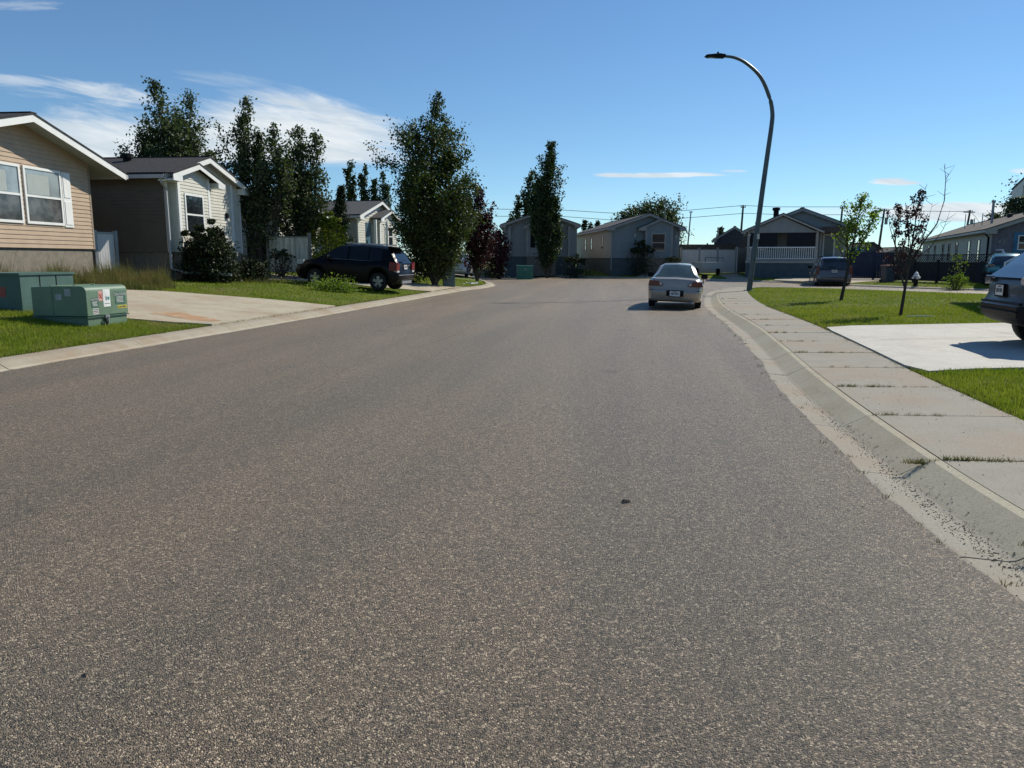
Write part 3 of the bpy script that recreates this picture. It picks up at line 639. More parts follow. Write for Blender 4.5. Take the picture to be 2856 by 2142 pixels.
mb = MB(); mb.extrude([(-.95, 3.25), (1.85, 4.50), (1.85, 4.58), (-.95, 3.33)], 'y', -2.85, .5); mb.extrude([(1.85, 4.50), (4.65, 3.25), (4.65, 3.33), (1.85, 4.58)], 'y', -2.85, .5); mb.build('porch_roof', m_shing_g, O6)
mb = MB(); mb.extrude([(-.95, 3.12), (1.85, 4.37), (1.85, 4.50), (-.95, 3.25)], 'y', -2.86, -2.83); mb.extrude([(1.85, 4.37), (4.65, 3.12), (4.65, 3.25), (1.85, 4.50)], 'y', -2.86, -2.83); mb.build('fascia', m_sid_w, O6)
window(O6, *h6.F_, .3, 1.7, 1.9, 3.1, .08, frm=m_sid_grey); window(O6, *h6.F_, 2.6, 3.8, 1.9, 3.1, .08, frm=m_sid_grey)
window(O6, (0, -.02), (1, 0), (0, -1), 4.85, 5.7, 1.15, 3.15, .1, False, pmat('screen', (.10, .14, .15), .2), name='door')
mb = MB(); mb.box(4.4, -2.4, -.2, 6.3, -.03, 1.1); mb.build('entry_landing', m_found_b, O6)
for xx in (6.1, 4.5): h6.post('entry_post', (xx, -1.5, 1.1, xx+.13, -1.37, 3.2))
mb = MB(); mb.extrude([(4.3, 3.2), (6.9, 3.2), (6.4, 3.62), (4.6, 3.62)], 'y', -1.8, -.05); mb.build('entry_roof', m_shing_b, O6)
mb = MB(); mb.box(-.33, -2.50, 2.22, 1.55, -2.47, 3.2); mb.box(2.2, -2.50, 2.22, 4.1, -2.47, 3.2); mb.build('porch_screen', pmat('dark screen', (.010, .010, .016), .5, spec=.2), O6)  # screens near black, so the deep porch shade sits in their colour
vent(O6, 1.55, 1.5, 4.65, .28, .55, 'chimney'); vent(O6, .2, 3, 3.9, .12, .3); vent(O6, 5.2, 3, 4.1, .12, .3)
# dark gabled shed behind the vinyl fence
x7 = (1990-1428)/F*76; sh = House('dark gabled shed behind the white vinyl fence', x7, 77, .3, 105, 3.7, 6, .1, 3.0, 4.25, 1.9, .15, .2, pmat('dark siding', (.045, .045, .055), .7), None, m_shing, cat='shed', name='shed', lap=.25, trim=m_sid_grey)
# long house with the blue door
gz8 = .3; h8 = House('long grey mobile home with a bright blue front door', 27.9, 45.6, gz8, 111.3, 7.4, 31, .75, 3.12-gz8, 4.55-gz8, None, .35, .45, m_sid_grey, pmat('plum siding', (.15, .135, .16), .6), m_shing_b, m_dark, .2, trim=m_sid_w)
mb = MB(); mb.box(1.15, -.05, .75, 2.15, .02, 2.75); dr = mb.build('door', pmat('bright blue door', (.02, .16, .30), .45), h8.r)
window(dr, (0, -.06), (1, 0), (0, -1), 1.35, 1.95, 1.75, 2.6, .06)
for yy in (2.9, 6.2, 11, 14.5, 17.5, 22, 26): window(h8.r, (-.01, 0), (0, 1), (-1, 0), yy, yy+.85, 1.05, 2.45, .06, frm=m_sid_w)
mb = MB(); mb.tube([(-.3, .3, 2.75), (-.06, .35, 2.5), (-.06, .35, .1)], .05, 6); mb.build('downspout', m_blk, h8.r)
vent(h8.r, 2.6, 9, 3.7, .18, .55, mat=m_dark); vent(h8.r, 2.6, 4.6, 3.7, .16, .4, mat=m_dark)
mb = MB(); mb.lathe([(.08, 0), (.08, 1.75), (.13, 1.76), (.13, 1.9)], (1.4, 8.0, 3.2), 8); mb.build('stove_pipe', m_metal, h8.r)
mb = MB()
for yy, hh in ((12.5, 1.2), (15.5, 1.0), (19.5, 1.5)): mb.tube([(1.6, yy, 3.1), (1.6, yy, 3.3+hh)], .03, 6)
mb.build('vent_pipe', m_metal, h8.r)
mb = MB(); mb.box(.55, -1.9, -.2, 2.6, -.03, .72); mb.build('entry_landing', m_dark, h8.r)
mb = MB(); mb.tube([(.3, -1.9, .7), (.3, -1.9, 1.75), (.55, -3.0, .9), (.55, -3.0, -.1)], .045, 6); mb.tube([(.3, -1.9, 1.75), (.3, -.1, 1.75)], .045, 6); mb.tube([(.32, -1.9, 1.7), (.9, -3.1, .6)], .03, 6); mb.build('stair_rail', m_white, h8.r)
fcu = bpy.data.curves.new('number', 'FONT'); fcu.body = '42'; fcu.size = .38; fcu.extrude = .01
to = bpy.data.objects.new('number', fcu); dgm = bpy.data.meshes.new_from_object(to); bpy.data.objects.remove(to)
dgm.materials.append(m_sid_w); no = bpy.data.objects.new('house_number', dgm); COL.objects.link(no); no.parent = h8.r; no.rotation_euler = (rad(90), 0, 0); no.location = (.35, -.04, 2.1)
# neighbour whose eave just enters the frame
h9 = House('beige house of which only the eave corner shows above the pale grey crossover', 17.0, 25.3*1.013, .28, 190, 7, 14, .8, 3.42, 4.9, None, .5, .5, m_sid_w, m_sid_w, m_shing_b, lap=.125)
mb = MB(); mb.extrude([(-2.2, -.2), (-2.2, .3), (-.02, 1.5), (-.02, -.2)], 'x', 3.6, 4.8); mb.build('stair', m_sid_w, h9.r)
mb = MB(); mb.tube([(3.65, -2.2, 0), (3.65, -2.2, 1.15), (3.65, -.1, 2.35)], .04, 6)
for k in range(9): mb.tube([(3.65, -2.0+k*.22, .3+k*.12), (3.65, -2.0+k*.22, 1.22+k*.13)], .018, 5)
mb.build('stair_rail', m_white, h9.r)
# low roofs seen past the blue fence
s1 = House('low dark garage roof beyond the blue fence', (2398-1428)/F*88, 89, .3, 92, 2.6, 6, .1, 2.0, 3.0, None, .2, .2, m_dark, m_sid_dim, m_shing, cat='garage', name='garage', lap=.3, trim=m_shing_g)
s2 = House('small pale outbuilding beside the dark garage beyond the blue fence', (2462-1428)/F*84, 85, .3, 92, 4.5, 5, .1, 1.7, 2.4, None, .2, .2, m_sid_w, m_sid_w, m_shing, cat='shed', name='outbuilding', lap=.3, trim=m_sid_w)

# ------------------------------------------------------------------ fences
def fence(label, x0, y0, x1, y1, z0, h, mat, postmat=None, n=3, board=.14, rail=True, ph=.12, group=None, lattice=0, cap=True, name='fence'):
    L = math.hypot(x1-x0, y1-y0); r = empty(name, (x0, y0, z0), math.atan2(y1-y0, x1-x0), label, 'fence', group)
    for i in range(n+1):
        mb = MB(); xx = L*i/n; mb.box(xx-.06, -.06, -.3, xx+.06, .06, h+ph); mb.build('post', postmat or mat, r)
    for i in range(n):
        a, b = L*i/n+.06, L*(i+1)/n-.06; mb = MB(); k = a
        while k < b-.02:
            e = min(k+board-.006, b); mb.box(k, -.012+RNG.uniform(-.002, .002), .04, e, .012, h-.05); k += board
        mb.build('panel', mat, r)
    if rail:
        mb = MB(); mb.box(0, -.04, h-.06, L, .04, h); mb.build('top_rail', postmat or mat, r)
    if lattice:
        mb = MB(); k = -lattice
        while k < L:
            for sg in (1, -1):
                xa, xb = (k, k+lattice) if sg > 0 else (k+lattice, k)
                if min(xa, xb) < 0 or max(xa, xb) > L: continue
                mb.tube([(xa, sg*.008, h), (xb, sg*.008, h+lattice)], .016, 4, cap=False)
            k += .15
        mb.box(0, -.03, h+lattice, L, .03, h+lattice+.05); mb.build('lattice', mat, r)
    return r
m_vinyl = pmat('white vinyl', (.55, .54, .53), .4, var=.04); m_navy = pmat('navy fence', (.012, .020, .055), .6, var=.2)
fence('short weathered wood fence beside the yellow green shrub', -10.75, 34.4, -8.95, 34.6, .92, 1.62, m_wood, pmat('grey post wood', (.20, .19, .16), .9), 1, ph=.14)
fence('white vinyl gate panel between the tan house and the cream house', -13.98, 26.2, -13.66, 26.92, .95, 1.5, m_vinyl, m_metal, 1, board=.1, ph=.05)
fence('dark slatted fence in the shade under the tall aspens', -12.0, 35.6, -10.9, 34.6, .92, 1.5, m_dark, None, 1)
fence('white vinyl fence beside the blue grey house', 14.3, 66, 19.0, 66.2, .35, 2.0, m_vinyl, m_sid_grey, 3, board=.9, ph=.15)
fence('short white vinyl fence return beside the dark shed', 19.1, 66.2, 20.6, 68.6, .35, 2.15, m_vinyl, m_vinyl, 1, board=.9, ph=.05)
fence('brown back fence seen over the white vinyl fence', 13.5, 74, 21.0, 74, .35, 2.55, pmat('brown fence wood', (.10, .08, .065), .9), None, 3)
fence('navy blue fence beside the grey porch house', 21.7, 50.8, 25.0, 49.6, .25, 1.72, m_navy, m_navy, 2)
fence('black fence topped with lattice in front of the long mobile home', 23.3, 47.6, 25.2, 41.0, .25, 1.12, m_dark, m_dark, 4, lattice=.38)
fence('dark fence closing the yard between the navy fence and the lattice fence', 25.0, 49.6, 23.3, 47.6, .25, 1.6, m_dark, m_dark, 3)

# ------------------------------------------------------------------ trees
def rhomb(c, size, aspect=.6):
    n = len(c); a = RNG.normal(size=(n, 3)); a /= np.linalg.norm(a, axis=1)[:, None]; b = RNG.normal(size=(n, 3)); b -= a*(a*b).sum(1)[:, None]; b /= np.linalg.norm(b, axis=1)[:, None]
    s_ = size*RNG.uniform(.6, 1.25, n)[:, None]; v = np.empty((n, 4, 3)); v[:, 0] = c-a*s_/2; v[:, 1] = c+b*s_*aspect/2; v[:, 2] = c+a*s_/2; v[:, 3] = c-b*s_*aspect/2
    return v.reshape(-1, 3)
L_asp = leafmat('aspen leaf', (.022, .034, .015), (.100, .125, .055), .3); L_big = leafmat('ash leaf', (.013, .024, .008), (.080, .108, .024), .28)
L_pop = leafmat('poplar leaf', (.014, .028, .010), (.060, .090, .028), .25); L_plum = leafmat('plum leaf', (.018, .006, .008), (.060, .014, .018), .2)
L_yel = leafmat('yellow leaf', (.085, .120, .012), (.260, .270, .030), .5); L_con = leafmat('conifer leaf', (.010, .022, .008), (.030, .048, .014), .1)
L_yng = leafmat('young leaf', (.065, .110, .018), (.200, .260, .050), .55); L_far = leafmat('far leaf', (.035, .05, .030), (.075, .095, .050), .3); L_bush = leafmat('bush leaf', (.008, .014, .006), (.035, .052, .015), .15)
def tree(name, label, px, Yd, H, crown, leaf, nleaf, size, stems=((0, 0, 1),), up=50, tr=.10, nb=34, h0=.12, sig=.16, group=None, cat='tree', lean=(0, 0), z=None, base=None, curve=.25, bare=0, trunkmat=None, twigs=True, top=.02, fork=0):
    x, y = base if base else ((px-1428)/F*Yd/1.013, Yd); z = H1(x, y) if z is None else z
    r = empty(name, (x, y, z), 0, label, cat, group); wood = MB(); C = []
    for si, (ox, oy, hf) in enumerate(stems):
        Hs = H*hf; pts = []; ph = RNG.uniform(0, 6.28)
        for k in range(9):
            f = k/8; w = math.sin(f*5+ph)*.03*Hs*curve*4*f
            g_ = min(1, max(0, f-fork)*2.2)**.8; pts.append(Vector((ox*g_+w+lean[0]*f, oy*g_+w*.6+lean[1]*f, Hs*f)))
        wood.tube(pts, [tr*(1-f/8*.93)*(1 if si == 0 else .8) for f in range(9)], 7)
        nbs = int(nb*hf)
        for b in range(nbs):
            f = h0+(top and (1-h0)*(b+.5)/nbs)*.99; f = min(f+RNG.normal(0, .012), .985); seg = f*8; i = min(int(seg), 7); P0 = pts[i].lerp(pts[i+1], seg-i)
            R = np.interp(f, [c[0] for c in crown], [c[1] for c in crown])*RNG.uniform(.55, 1.18)*(hf if len(stems) > 1 else 1); th = b*2.4+ph+RNG.normal(0, .4)
            el = rad(up+RNG.normal(0, 9)); Ln = R/max(math.cos(el), .25); Ln = max(.12, min(Ln, (Hs*1.03-P0.z)/max(math.sin(el)+.15, .2)*RNG.uniform(.75, 1.1))); d = Vector((math.cos(th)*math.cos(el), math.sin(th)*math.cos(el), math.sin(el)))
            bp = [P0]; 
            for q in range(1, 5):
                d = (d+Vector((0, 0, .10))+Vector(RNG.normal(0, .10, 3))).normalized(); bp.append(bp[-1]+d*Ln/4)
            wood.tube(bp, [max(.008, tr*.34*(1-f)*(1-q*.2)+.006) for q in range(5)], 4, cap=False)
            if bare and RNG.random() < bare: continue
            m_ = max(3, int(Ln/.22))
            for q in range(m_):
                g = .22+.80*(q+RNG.random())/m_; g = min(g, .999); i2 = min(int(g*4), 3); c = bp[i2].lerp(bp[i2+1], g*4-i2); C.append((*c, sig*(1.25-.55*g)*(.6+R*.35)))
                if twigs and RNG.random() < .5:
                    o = Vector(RNG.normal(0, 1, 3)); o.z = abs(o.z)*.7; o = o.normalized()*R*RNG.uniform(.15, .42); wood.tube([c, c+o*.6, c+o], .006+tr*.02, 3, cap=False); C.append((*(c+o), sig*.8*(.6+R*.3)))
        for q in range(6): p = pts[-1].lerp(pts[-2], q/6); C.append((*p, sig*.55))
    C = np.array(C); wts = C[:, 3]**1.3*RNG.uniform(.25, 1.75, len(C)); k = RNG.choice(len(C), nleaf, p=wts/wts.sum())
    P_ = C[k, :3]+RNG.normal(size=(nleaf, 3))*C[k, 3:4]*np.array([1, 1, .8]); P_[:, 2] = np.maximum(P_[:, 2], .05)
    wood.build('trunk', trunkmat or m_bark, r); np_obj('crown', rhomb(P_, size), 4, leaf, r); return r
def bush(name, label, x, y, rx, h, leaf, nleaf, size, group=None, cat='shrub', lumps=14, ry=None, spikes=0, z=None):
    z = H1(x, y) if z is None else z
    r = empty(name, (x, y, z), 0, label, cat, group); ry = ry or rx; mb = MB(); C = []
    for i in range(lumps):
        th = i*2.4; q = math.sqrt((i+.5)/lumps)*.72; hh = h*(.35+.5*(1-q*q)*RNG.uniform(.7, 1.1)); c = Vector((rx*q*math.cos(th), ry*q*math.sin(th), hh))
        mb.tube([(0, 0, -.05), c*.5, c], [.025, .018, .008], 4, cap=False); C.append((*c, rx*.26)); C.append((c.x*1.1, c.y*1.1, hh*.5, rx*.26)); C.append((c.x*1.15, c.y*1.15, hh*.2, rx*.26))
        for s_ in range(spikes):
            e = c+Vector((RNG.normal(0, .12), RNG.normal(0, .12), RNG.uniform(.15, .35)*h)); mb.tube([c, e], [.008, .004], 3, cap=False); C.append((*e, rx*.06))
    C = np.array(C); k = RNG.choice(len(C), nleaf); P_ = C[k, :3]+RNG.normal(size=(nleaf, 3))*C[k, 3:4]*np.array([1, 1, .75]); P_[:, 2] = np.clip(P_[:, 2], .03, None)
    mb.build('stem', m_bark, r); np_obj('foliage', rhomb(P_, size), 4, leaf, r); return r
TR = 'tall trees along the built up side'
tree('aspen', 'broad dark aspen rising behind the roof of the cream house', 485, 42, 9.3, [(0, .4), (.3, 2.1), (.5, 1.7), (.75, .7), (1, .12)], L_asp, 26000, .17, ((-.3, 0, 1.03), (-1.1, .3, .74), (1.1, 0, .97), (.2, .5, .84), (-2.0, 0, .64), (2.3, .4, .66)), 56, .15, 26, .25, .26, TR)
tree('aspen', 'slim aspen clump standing against the gable end of the cream house', 728, 34.5, 7.55, [(0, .5), (.3, 1.3), (.6, .75), (.85, .35), (1, .1)], L_asp, 14500, .14, ((0, 0, .80), (-.65, .2, 1.0), (.85, 0, .84), (-.1, .4, .74)), 66, .11, 28, .14, .2, TR)
tree('aspen', 'slim aspen clump behind the weathered wood fence', 842, 36, 6.6, [(0, .5), (.3, 1.3), (.6, .75), (.85, .35), (1, .1)], L_asp, 14500, .14, ((-.1, 0, 1.0), (.65, .2, .98), (-.6, 0, .80), (.3, .5, .7)), 66, .11, 28, .14, .2, TR)
tree('ash_tree', 'large loose crowned tree beside the grey green pedestal', 1212, 38.3, 9.0, [(0, 2.0), (.10, 2.5), (.35, 2.7), (.55, 2.1), (.75, 1.15), (.9, .5), (1, .1)], L_big, 44000, .14, ((0, 0, 1), (.9, .4, .72), (-.9, .2, .64)), 33, .15, 50, .02, .2, TR)
tree('cedar', 'small pointed dark conifer between the aspens and the white house', 952, 43, 4.6, [(0, .8), (.3, .75), (.7, .42), (1, .03)], L_con, 12000, .11, up=35, tr=.08, nb=80, h0=.03, sig=.15, cat='tree', twigs=False)
for i, (px, H_, lab) in enumerate(((988, 10.9, 'far columnar poplar with the tallest forked tip, above the white house roof'), (1030, 10.4, 'middle one of the three far poplars above the white house roof'), (1068, 9.6, 'shortest far poplar, the one beside the large loose crowned tree'))):
    tree('poplar', lab, px, 82, H_, [(0, .45), (.2, .6), (.7, .42), (1, .1)], L_pop, 4600, .28, ((0, 0, 1), (-.45, 0, .92), (.45, .2, .88)), 76, .12, 34, .08, .25, 'far columnar poplars')
tree('plum_tree', 'dark purple leaved tree beside the large loose crowned tree', 1330, 49, 5.7, [(0, .5), (.2, 1.2), (.6, 1.0), (1, .2)], L_plum, 9000, .17, ((0, 0, 1), (.7, .2, .72), (-.5, .2, .9)), 58, .10, 32, .06, .22)
tree('plum_tree', 'low reddish tree beside the corner of the grey house', 1395, 60, 3.6, [(0, .5), (.3, 1.1), (1, .3)], L_plum, 3600, .2, ((0, 0, 1), (-.8, .2, .8)), 50, .08, 26, .06, .24)
tree('poplar', 'tall columnar poplar in front of the grey house', 1527, 63, 10.6, [(0, .5), (.12, 1.25), (.5, 1.15), (.75, .6), (1, .12)], L_pop, 20000, .20, ((0, 0, 1), (-.8, .2, .72), (.7, .2, .60)), 74, .14, 60, .05, .22)
tree('poplar', 'shorter poplar standing behind the tall columnar poplar', 1472, 86, 10.2, [(0, .7), (.3, 1.0), (.8, .6), (1, .15)], L_pop, 5000, .30, ((0, 0, 1), (-1.0, .2, .75), (.9, .2, .9)), 76, .13, 34, .05, .25)
tree('maple', 'wide round crowned tree behind the blue grey house', 1800, 105, 8.6, [(0, 1.5), (.35, 3.2), (.7, 2.6), (1, 1.0)], L_far, 13000, .34, ((0, 0, .95), (-3.2, 0, .86), (3.3, .5, .84), (1.8, 0, 1.0), (-1.6, .5, .9)), 40, .2, 22, .25, .42)
FT = 'small far conifers on the skyline'
for px, py, lab in ((1630, 626, 'sharp tipped far spruce nearest the grey house roof'), (1648, 634, 'small far spruce between two others on the skyline'), (1668, 630, 'rounder far spruce beside the pale side wall'), (1425, 618, 'far spruce over the eave of the grey house'), (2008, 640, 'far treetop over the dark shed')):
    tree('spruce', lab, px, 120, 1.3+(722-py)/17.6, [(0, 1.3), (.5, .9), (1, .1)], L_con, 1200, .4, up=15, nb=30, h0=.1, sig=.3, group=FT, twigs=False)
RT = 'trees over the roof of the long mobile home'
tree('maple', 'leafy tree beside the eave corner above the long mobile home', 2845, 84, 9.2, [(0, .8), (.4, 2.4), (.8, 1.6), (1, .4)], L_far, 9000, .28, ((0, 0, 1), (-1.5, 0, .8), (1.2, .4, .9)), 55, .16, 26, .15, .36, RT)
tree('maple', 'low rounded treetop over the roof of the long mobile home', 2765, 92, 6.2, [(0, .8), (.5, 1.7), (1, .4)], L_far, 3000, .3, ((0, 0, 1),), 50, .16, 26, .15, .36, RT)
tree('maple', 'small treetop beside the crossarm power pole', 2735, 96, 5.2, [(0, .8), (.5, 1.2), (1, .3)], L_far, 1500, .3, up=50, nb=20, sig=.36, group=RT)
m_yb = pmat('young bark', (.050, .040, .034), .9, var=.2)
tree('young_tree', 'young green leaved tree with a bowed trunk on the lawn', 0, 0, 3.5, [(0, .3), (.4, .55), (.7, .70), (1, .2)], L_yng, 1500, .10, ((0, 0, .95), (.50, .15, .84), (-.3, .1, .76)), 50, .06, 20, .44, .10, fork=.38, base=G(2345, 839), lean=(.62, .3), trunkmat=m_yb, curve=.05)
tp = G(2511, 881)
plum = tree('young_plum', 'thin purple leaved sapling with long bare shoots on the lawn', 0, 0, 3.0, [(0, .3), (.4, .75), (.6, .42), (1, .12)], L_plum, 1500, .07, ((0, 0, .98), (-.42, .1, .86)), 54, .042, 18, .26, .075, fork=.26, base=tp, lean=(.3, .1), trunkmat=m_yb, curve=.05, bare=.1)
mb = MB()
def shoot(P_, r0, n=7):
    mb.tube(P_, [r0*(1-.85*i/(len(P_)-1)) for i in range(len(P_))], 5, cap=False)
    for i in range(n):
        g = RNG.uniform(.3, .98)*(len(P_)-1); i0 = int(g); p = Vector(P_[i0]).lerp(Vector(P_[min(i0+1, len(P_)-1)]), g-i0); d = Vector((RNG.normal(0, .12), RNG.normal(0, .12), RNG.uniform(.03, .16))); mb.tube([p, p+d], [.006, .003], 3, cap=False)
shoot([(.18, .05, 1.25), (.42, .05, 1.75), (.75, .1, 2.2), (.88, .1, 2.75), (.87, .1, 3.25), (.80, .1, 3.60)], .024, 14); shoot([(.87, .1, 3.25), (1.05, .1, 3.55)], .008, 1)
shoot([(.2, .05, 1.3), (.7, .2, 1.65), (.98, .2, 2.1), (1.10, .2, 2.55)], .014, 5); shoot([(.3, 0, 1.5), (.42, -.1, 2.2), (.5, -.1, 2.7)], .012, 5); shoot([(.3, .1, 1.5), (.66, .3, 1.9), (1.0, .3, 2.3)], .012, 5); shoot([(.15, .1, 1.4), (.28, 0, 2.3), (.36, 0, 3.1)], .013, 6)
mb.build('bare_shoot', m_yb, plum)
BU = 'shrubs along the house fronts'
bush('shrub', 'big dark round shrub under the cream house window', -11.1, 28.6, .85, 1.85, L_bush, 26000, .10, BU, spikes=1)
bush('shrub', 'low dark shrub beside the big round one at the cream house', -10.2, 30.4, .6, .75, L_bush, 6000, .09, BU, spikes=1)
bush('shrub', 'sparse shrub in front of the weathered wood fence', -9.9, 33.4, .65, 1.15, L_bush, 1500, .09, BU, spikes=4)
bush('shrub', 'tall bright yellow green shrub beside the wood fence', -8.6, 36.3, 1.0, 2.75, L_yel, 8000, .11, BU, lumps=22, spikes=2)
bush('shrub', 'spiky dark shrub in front of the blue grey house', 10.55, 64.0, 1.15, 2.4, L_bush, 3500, .13, BU, spikes=5)
bush('shrub', 'small dark shrub at the window corner of the blue grey house', 13.2, 63.8, .75, 1.3, L_bush, 1500, .12, BU, spikes=2)
bush('shrub', 'loose dark shrub between the grey house and the blue grey house', 5.2, 64.3, 1.2, 1.7, L_bush, 3000, .13, BU, spikes=4)
bush('shrub', 'dark hedge clump beside the pale van', -1.6, 62.5, .9, 1.9, L_bush, 2500, .13, BU, spikes=1)
bush('shrub', 'dense undergrowth at the foot of the large loose crowned tree', -5.4, 38.0, 1.0, 1.0, L_bush, 3000, .10, BU, spikes=2)
bush('shrub', 'flowering bush in front of the black lattice fence', *G(2665, 803), .62, .75, L_yng, 2600, .06, BU, spikes=3)
bush('tall_flower', 'tall nodding flower stems rising from the bush by the lattice fence', *G(2668, 801), .38, 1.5, L_yng, 420, .09, None, 'plant', lumps=6, spikes=4)
x, y = G(930, 812); bush('grass_clump', 'uncut clump of tall grass beside the black hatchback driveway', x, y, .85, .26, L_yng, 3800, .07, None, 'plant', lumps=18, ry=.35)

# weeds along the tan house and in joints
wd = [blades([(-15, 17.5), (-11.6, 17.5), (-11.1, 20), (-11.6, 22), (-10.9, 24.5), (-12.1, 27.0), (-13.4, 27), (-14.0, 22)], 640, .42, .018, [d1p], 1.0, patchy=.85), blades([(-12.6, 17), (-10.6, 17), (-10.4, 24), (-12.0, 27)], 420, .26, .018, [d1p], 1.0, patchy=.8), blades([(-9.2, 29.6), (-10.9, 27.6), (-10, 29.6), (-9.2, 33)], 150, .22, .02, lean=1.0)]
tag(np_obj('weeds', np.concatenate(wd), 3, m_weed), 'unmown dry weeds along the foundation of the tan house', 'weeds', kind='stuff')
def tufts(spots, h, n, spread, mat):
    vs = []
    for (x, y, z) in spots:
        a = RNG.uniform(0, 6.28, n); px_ = x+RNG.normal(0, spread, n); py_ = y+RNG.normal(0, spread*.6, n); hh = h*RNG.uniform(.3, 1.2, n); v = np.empty((n, 3, 3)); dx, dy = np.cos(a)*.004, np.sin(a)*.004
        v[:, 0] = np.stack([px_-dx, py_-dy, np.full(n, z-.01)], 1); v[:, 1] = np.stack([px_+dx, py_+dy, np.full(n, z-.01)], 1); v[:, 2] = np.stack([px_+RNG.normal(0, .02, n), py_+RNG.normal(0, .02, n), z+hh], 1); vs.append(v.reshape(-1, 3))
    return vs
RS = resample(RIGHT, .05)
def rp(s, o, z):
    i = min(int(s/.05), len(RS)-2); tt = (RS[i+1]-RS[i]).normalized(); p = RS[i].lerp(RS[i+1], min(1, max(0, s/.05-i))); return (p.x+tt.y*o, p.y-tt.x*o, z)
jo = []; J0 = 1.25
for k in range(8, 26):
    s_ = J0+k*1.66; dens = RNG.choice([0, 6, 14, 26], p=[.35, .3, .2, .15]) if k not in (13, 11) else 46
    for _ in range(dens): o = RNG.uniform(.58, 1.74); jo.append(rp(s_, o, .12))
    if k in (10, 11): jo += [rp(s_, RNG.uniform(.32, .58), .09) for _ in range(14)]
for s_ in np.arange(14, 38, .05):
    if RNG.random() < .8: jo.append(rp(s_, W_OFF+RNG.uniform(-.05, .08), .13))
    if RNG.random() < .14: jo.append(rp(s_, RNG.normal(.0, .03), .0))
v = tufts(jo, .035, 12, .02, m_weed)
LS = resample(LEFT, .05)
for i in range(int(20/.05), int(58/.05)):
    if i < len(LS)-1 and RNG.random() < .5:
        tt = (LS[i+1]-LS[i]).normalized(); p = LS[i]; v += tufts([(p.x-tt.y*.58, p.y+tt.x*.58, .12)], .05, 14, .03, None)
tag(np_obj('joint_weeds', np.concatenate(v), 3, m_weed), 'small weeds growing in the slab joints and along the lawn edge', 'weeds', kind='stuff')
# loose gravel in the gutter and on the walk
def stones(spots, size):
    vs = []; base = np.array([(1, 0, 0), (-1, 0, 0), (0, 1, 0), (0, -1, 0), (0, 0, 1), (0, 0, -.6)], float); fc_ = [(0, 2, 4), (2, 1, 4), (1, 3, 4), (3, 0, 4), (2, 0, 5), (1, 2, 5), (3, 1, 5), (0, 3, 5)]
    for (x, y, z) in spots:
        s_ = size*RNG.uniform(.4, 1.5); b = base*RNG.uniform(.6, 1.3, (6, 3))*s_; th = RNG.uniform(0, 6.28); c, s = math.cos(th), math.sin(th); b = b@np.array([[c, s, 0], [-s, c, 0], [0, 0, .7]]); b += (x, y, z)
        for f in fc_: vs.append(b[list(f)])
    return np.concatenate(vs)
sp = []
for _ in range(3000):
    s_ = 14+abs(RNG.normal(2.5, 3.2)); s_ = min(s_, 24.5); o = .20+.035*(1+.8*math.sin(s_*1.3))+RNG.normal(0, .055); o = max(o, .03); z = np.interp(o, [0, .25, .29, .50, .56, 1], [.006, -.012, -.004, .105, .115, .122]); sp.append(rp(s_, o, z+.003))
for _ in range(420): s_ = RNG.uniform(14, 24); o = RNG.uniform(0, 1.7); sp.append(rp(s_, o, np.interp(o, [0, .25, .29, .50, .56, 1.75], [.006, -.012, -.004, .105, .115, .14])+.003))
for _ in range(300): s_ = RNG.uniform(14, 26); sp.append(rp(s_, -abs(RNG.normal(0, .12)), .004))
tag(np_obj('gravel', stones(sp, .0045), 3, pmat('gravel', (.11, .085, .07), .9, var=.4, vs=90)), 'loose dark gravel washed along the gutter', 'gravel', kind='stuff')
d_ = ray(1747, 1402); k_ = -CAM_H/d_[2]; x, y = d_[0]*k_, d_[1]*k_; mb_ = stones([(x, y, .012), (x+.015, y+.01, .010), (x-.015, y, .008)], .026); tag(np_obj('rock', mb_, 3, pmat('rock', (.04, .034, .03), .9)), 'small dark rock lying alone on the asphalt', 'rock')
d_ = ray(238, 1885); k_ = -CAM_H/d_[2]; x, y = d_[0]*k_, d_[1]*k_; tag(np_obj('rock', stones([(x, y, .006)], .012), 3, MAT['rock']), 'tiny dark pebble on the near asphalt', 'rock')
def blob(name, pts_, mat, kind=None, dz=.004): return film(name, pts_, mat, dz)
# rust stain on the pad
rs = [G(a, b, .03) for a, b in ((412, 874), (450, 872), (500, 873), (545, 880), (590, 889), (612, 895), (560, 896), (510, 890), (470, 882))]
m_rust = pmat('rust stain', (.34, .17, .075), .9, var=.3, vs=3.5, col2=(.38, .29, .19)); st = film('rust_stain', [(p.x+RNG.normal(0, .035), p.y+RNG.normal(0, .03)) for p in catmull(rs, 6)], m_rust); tag(st, kind='structure')

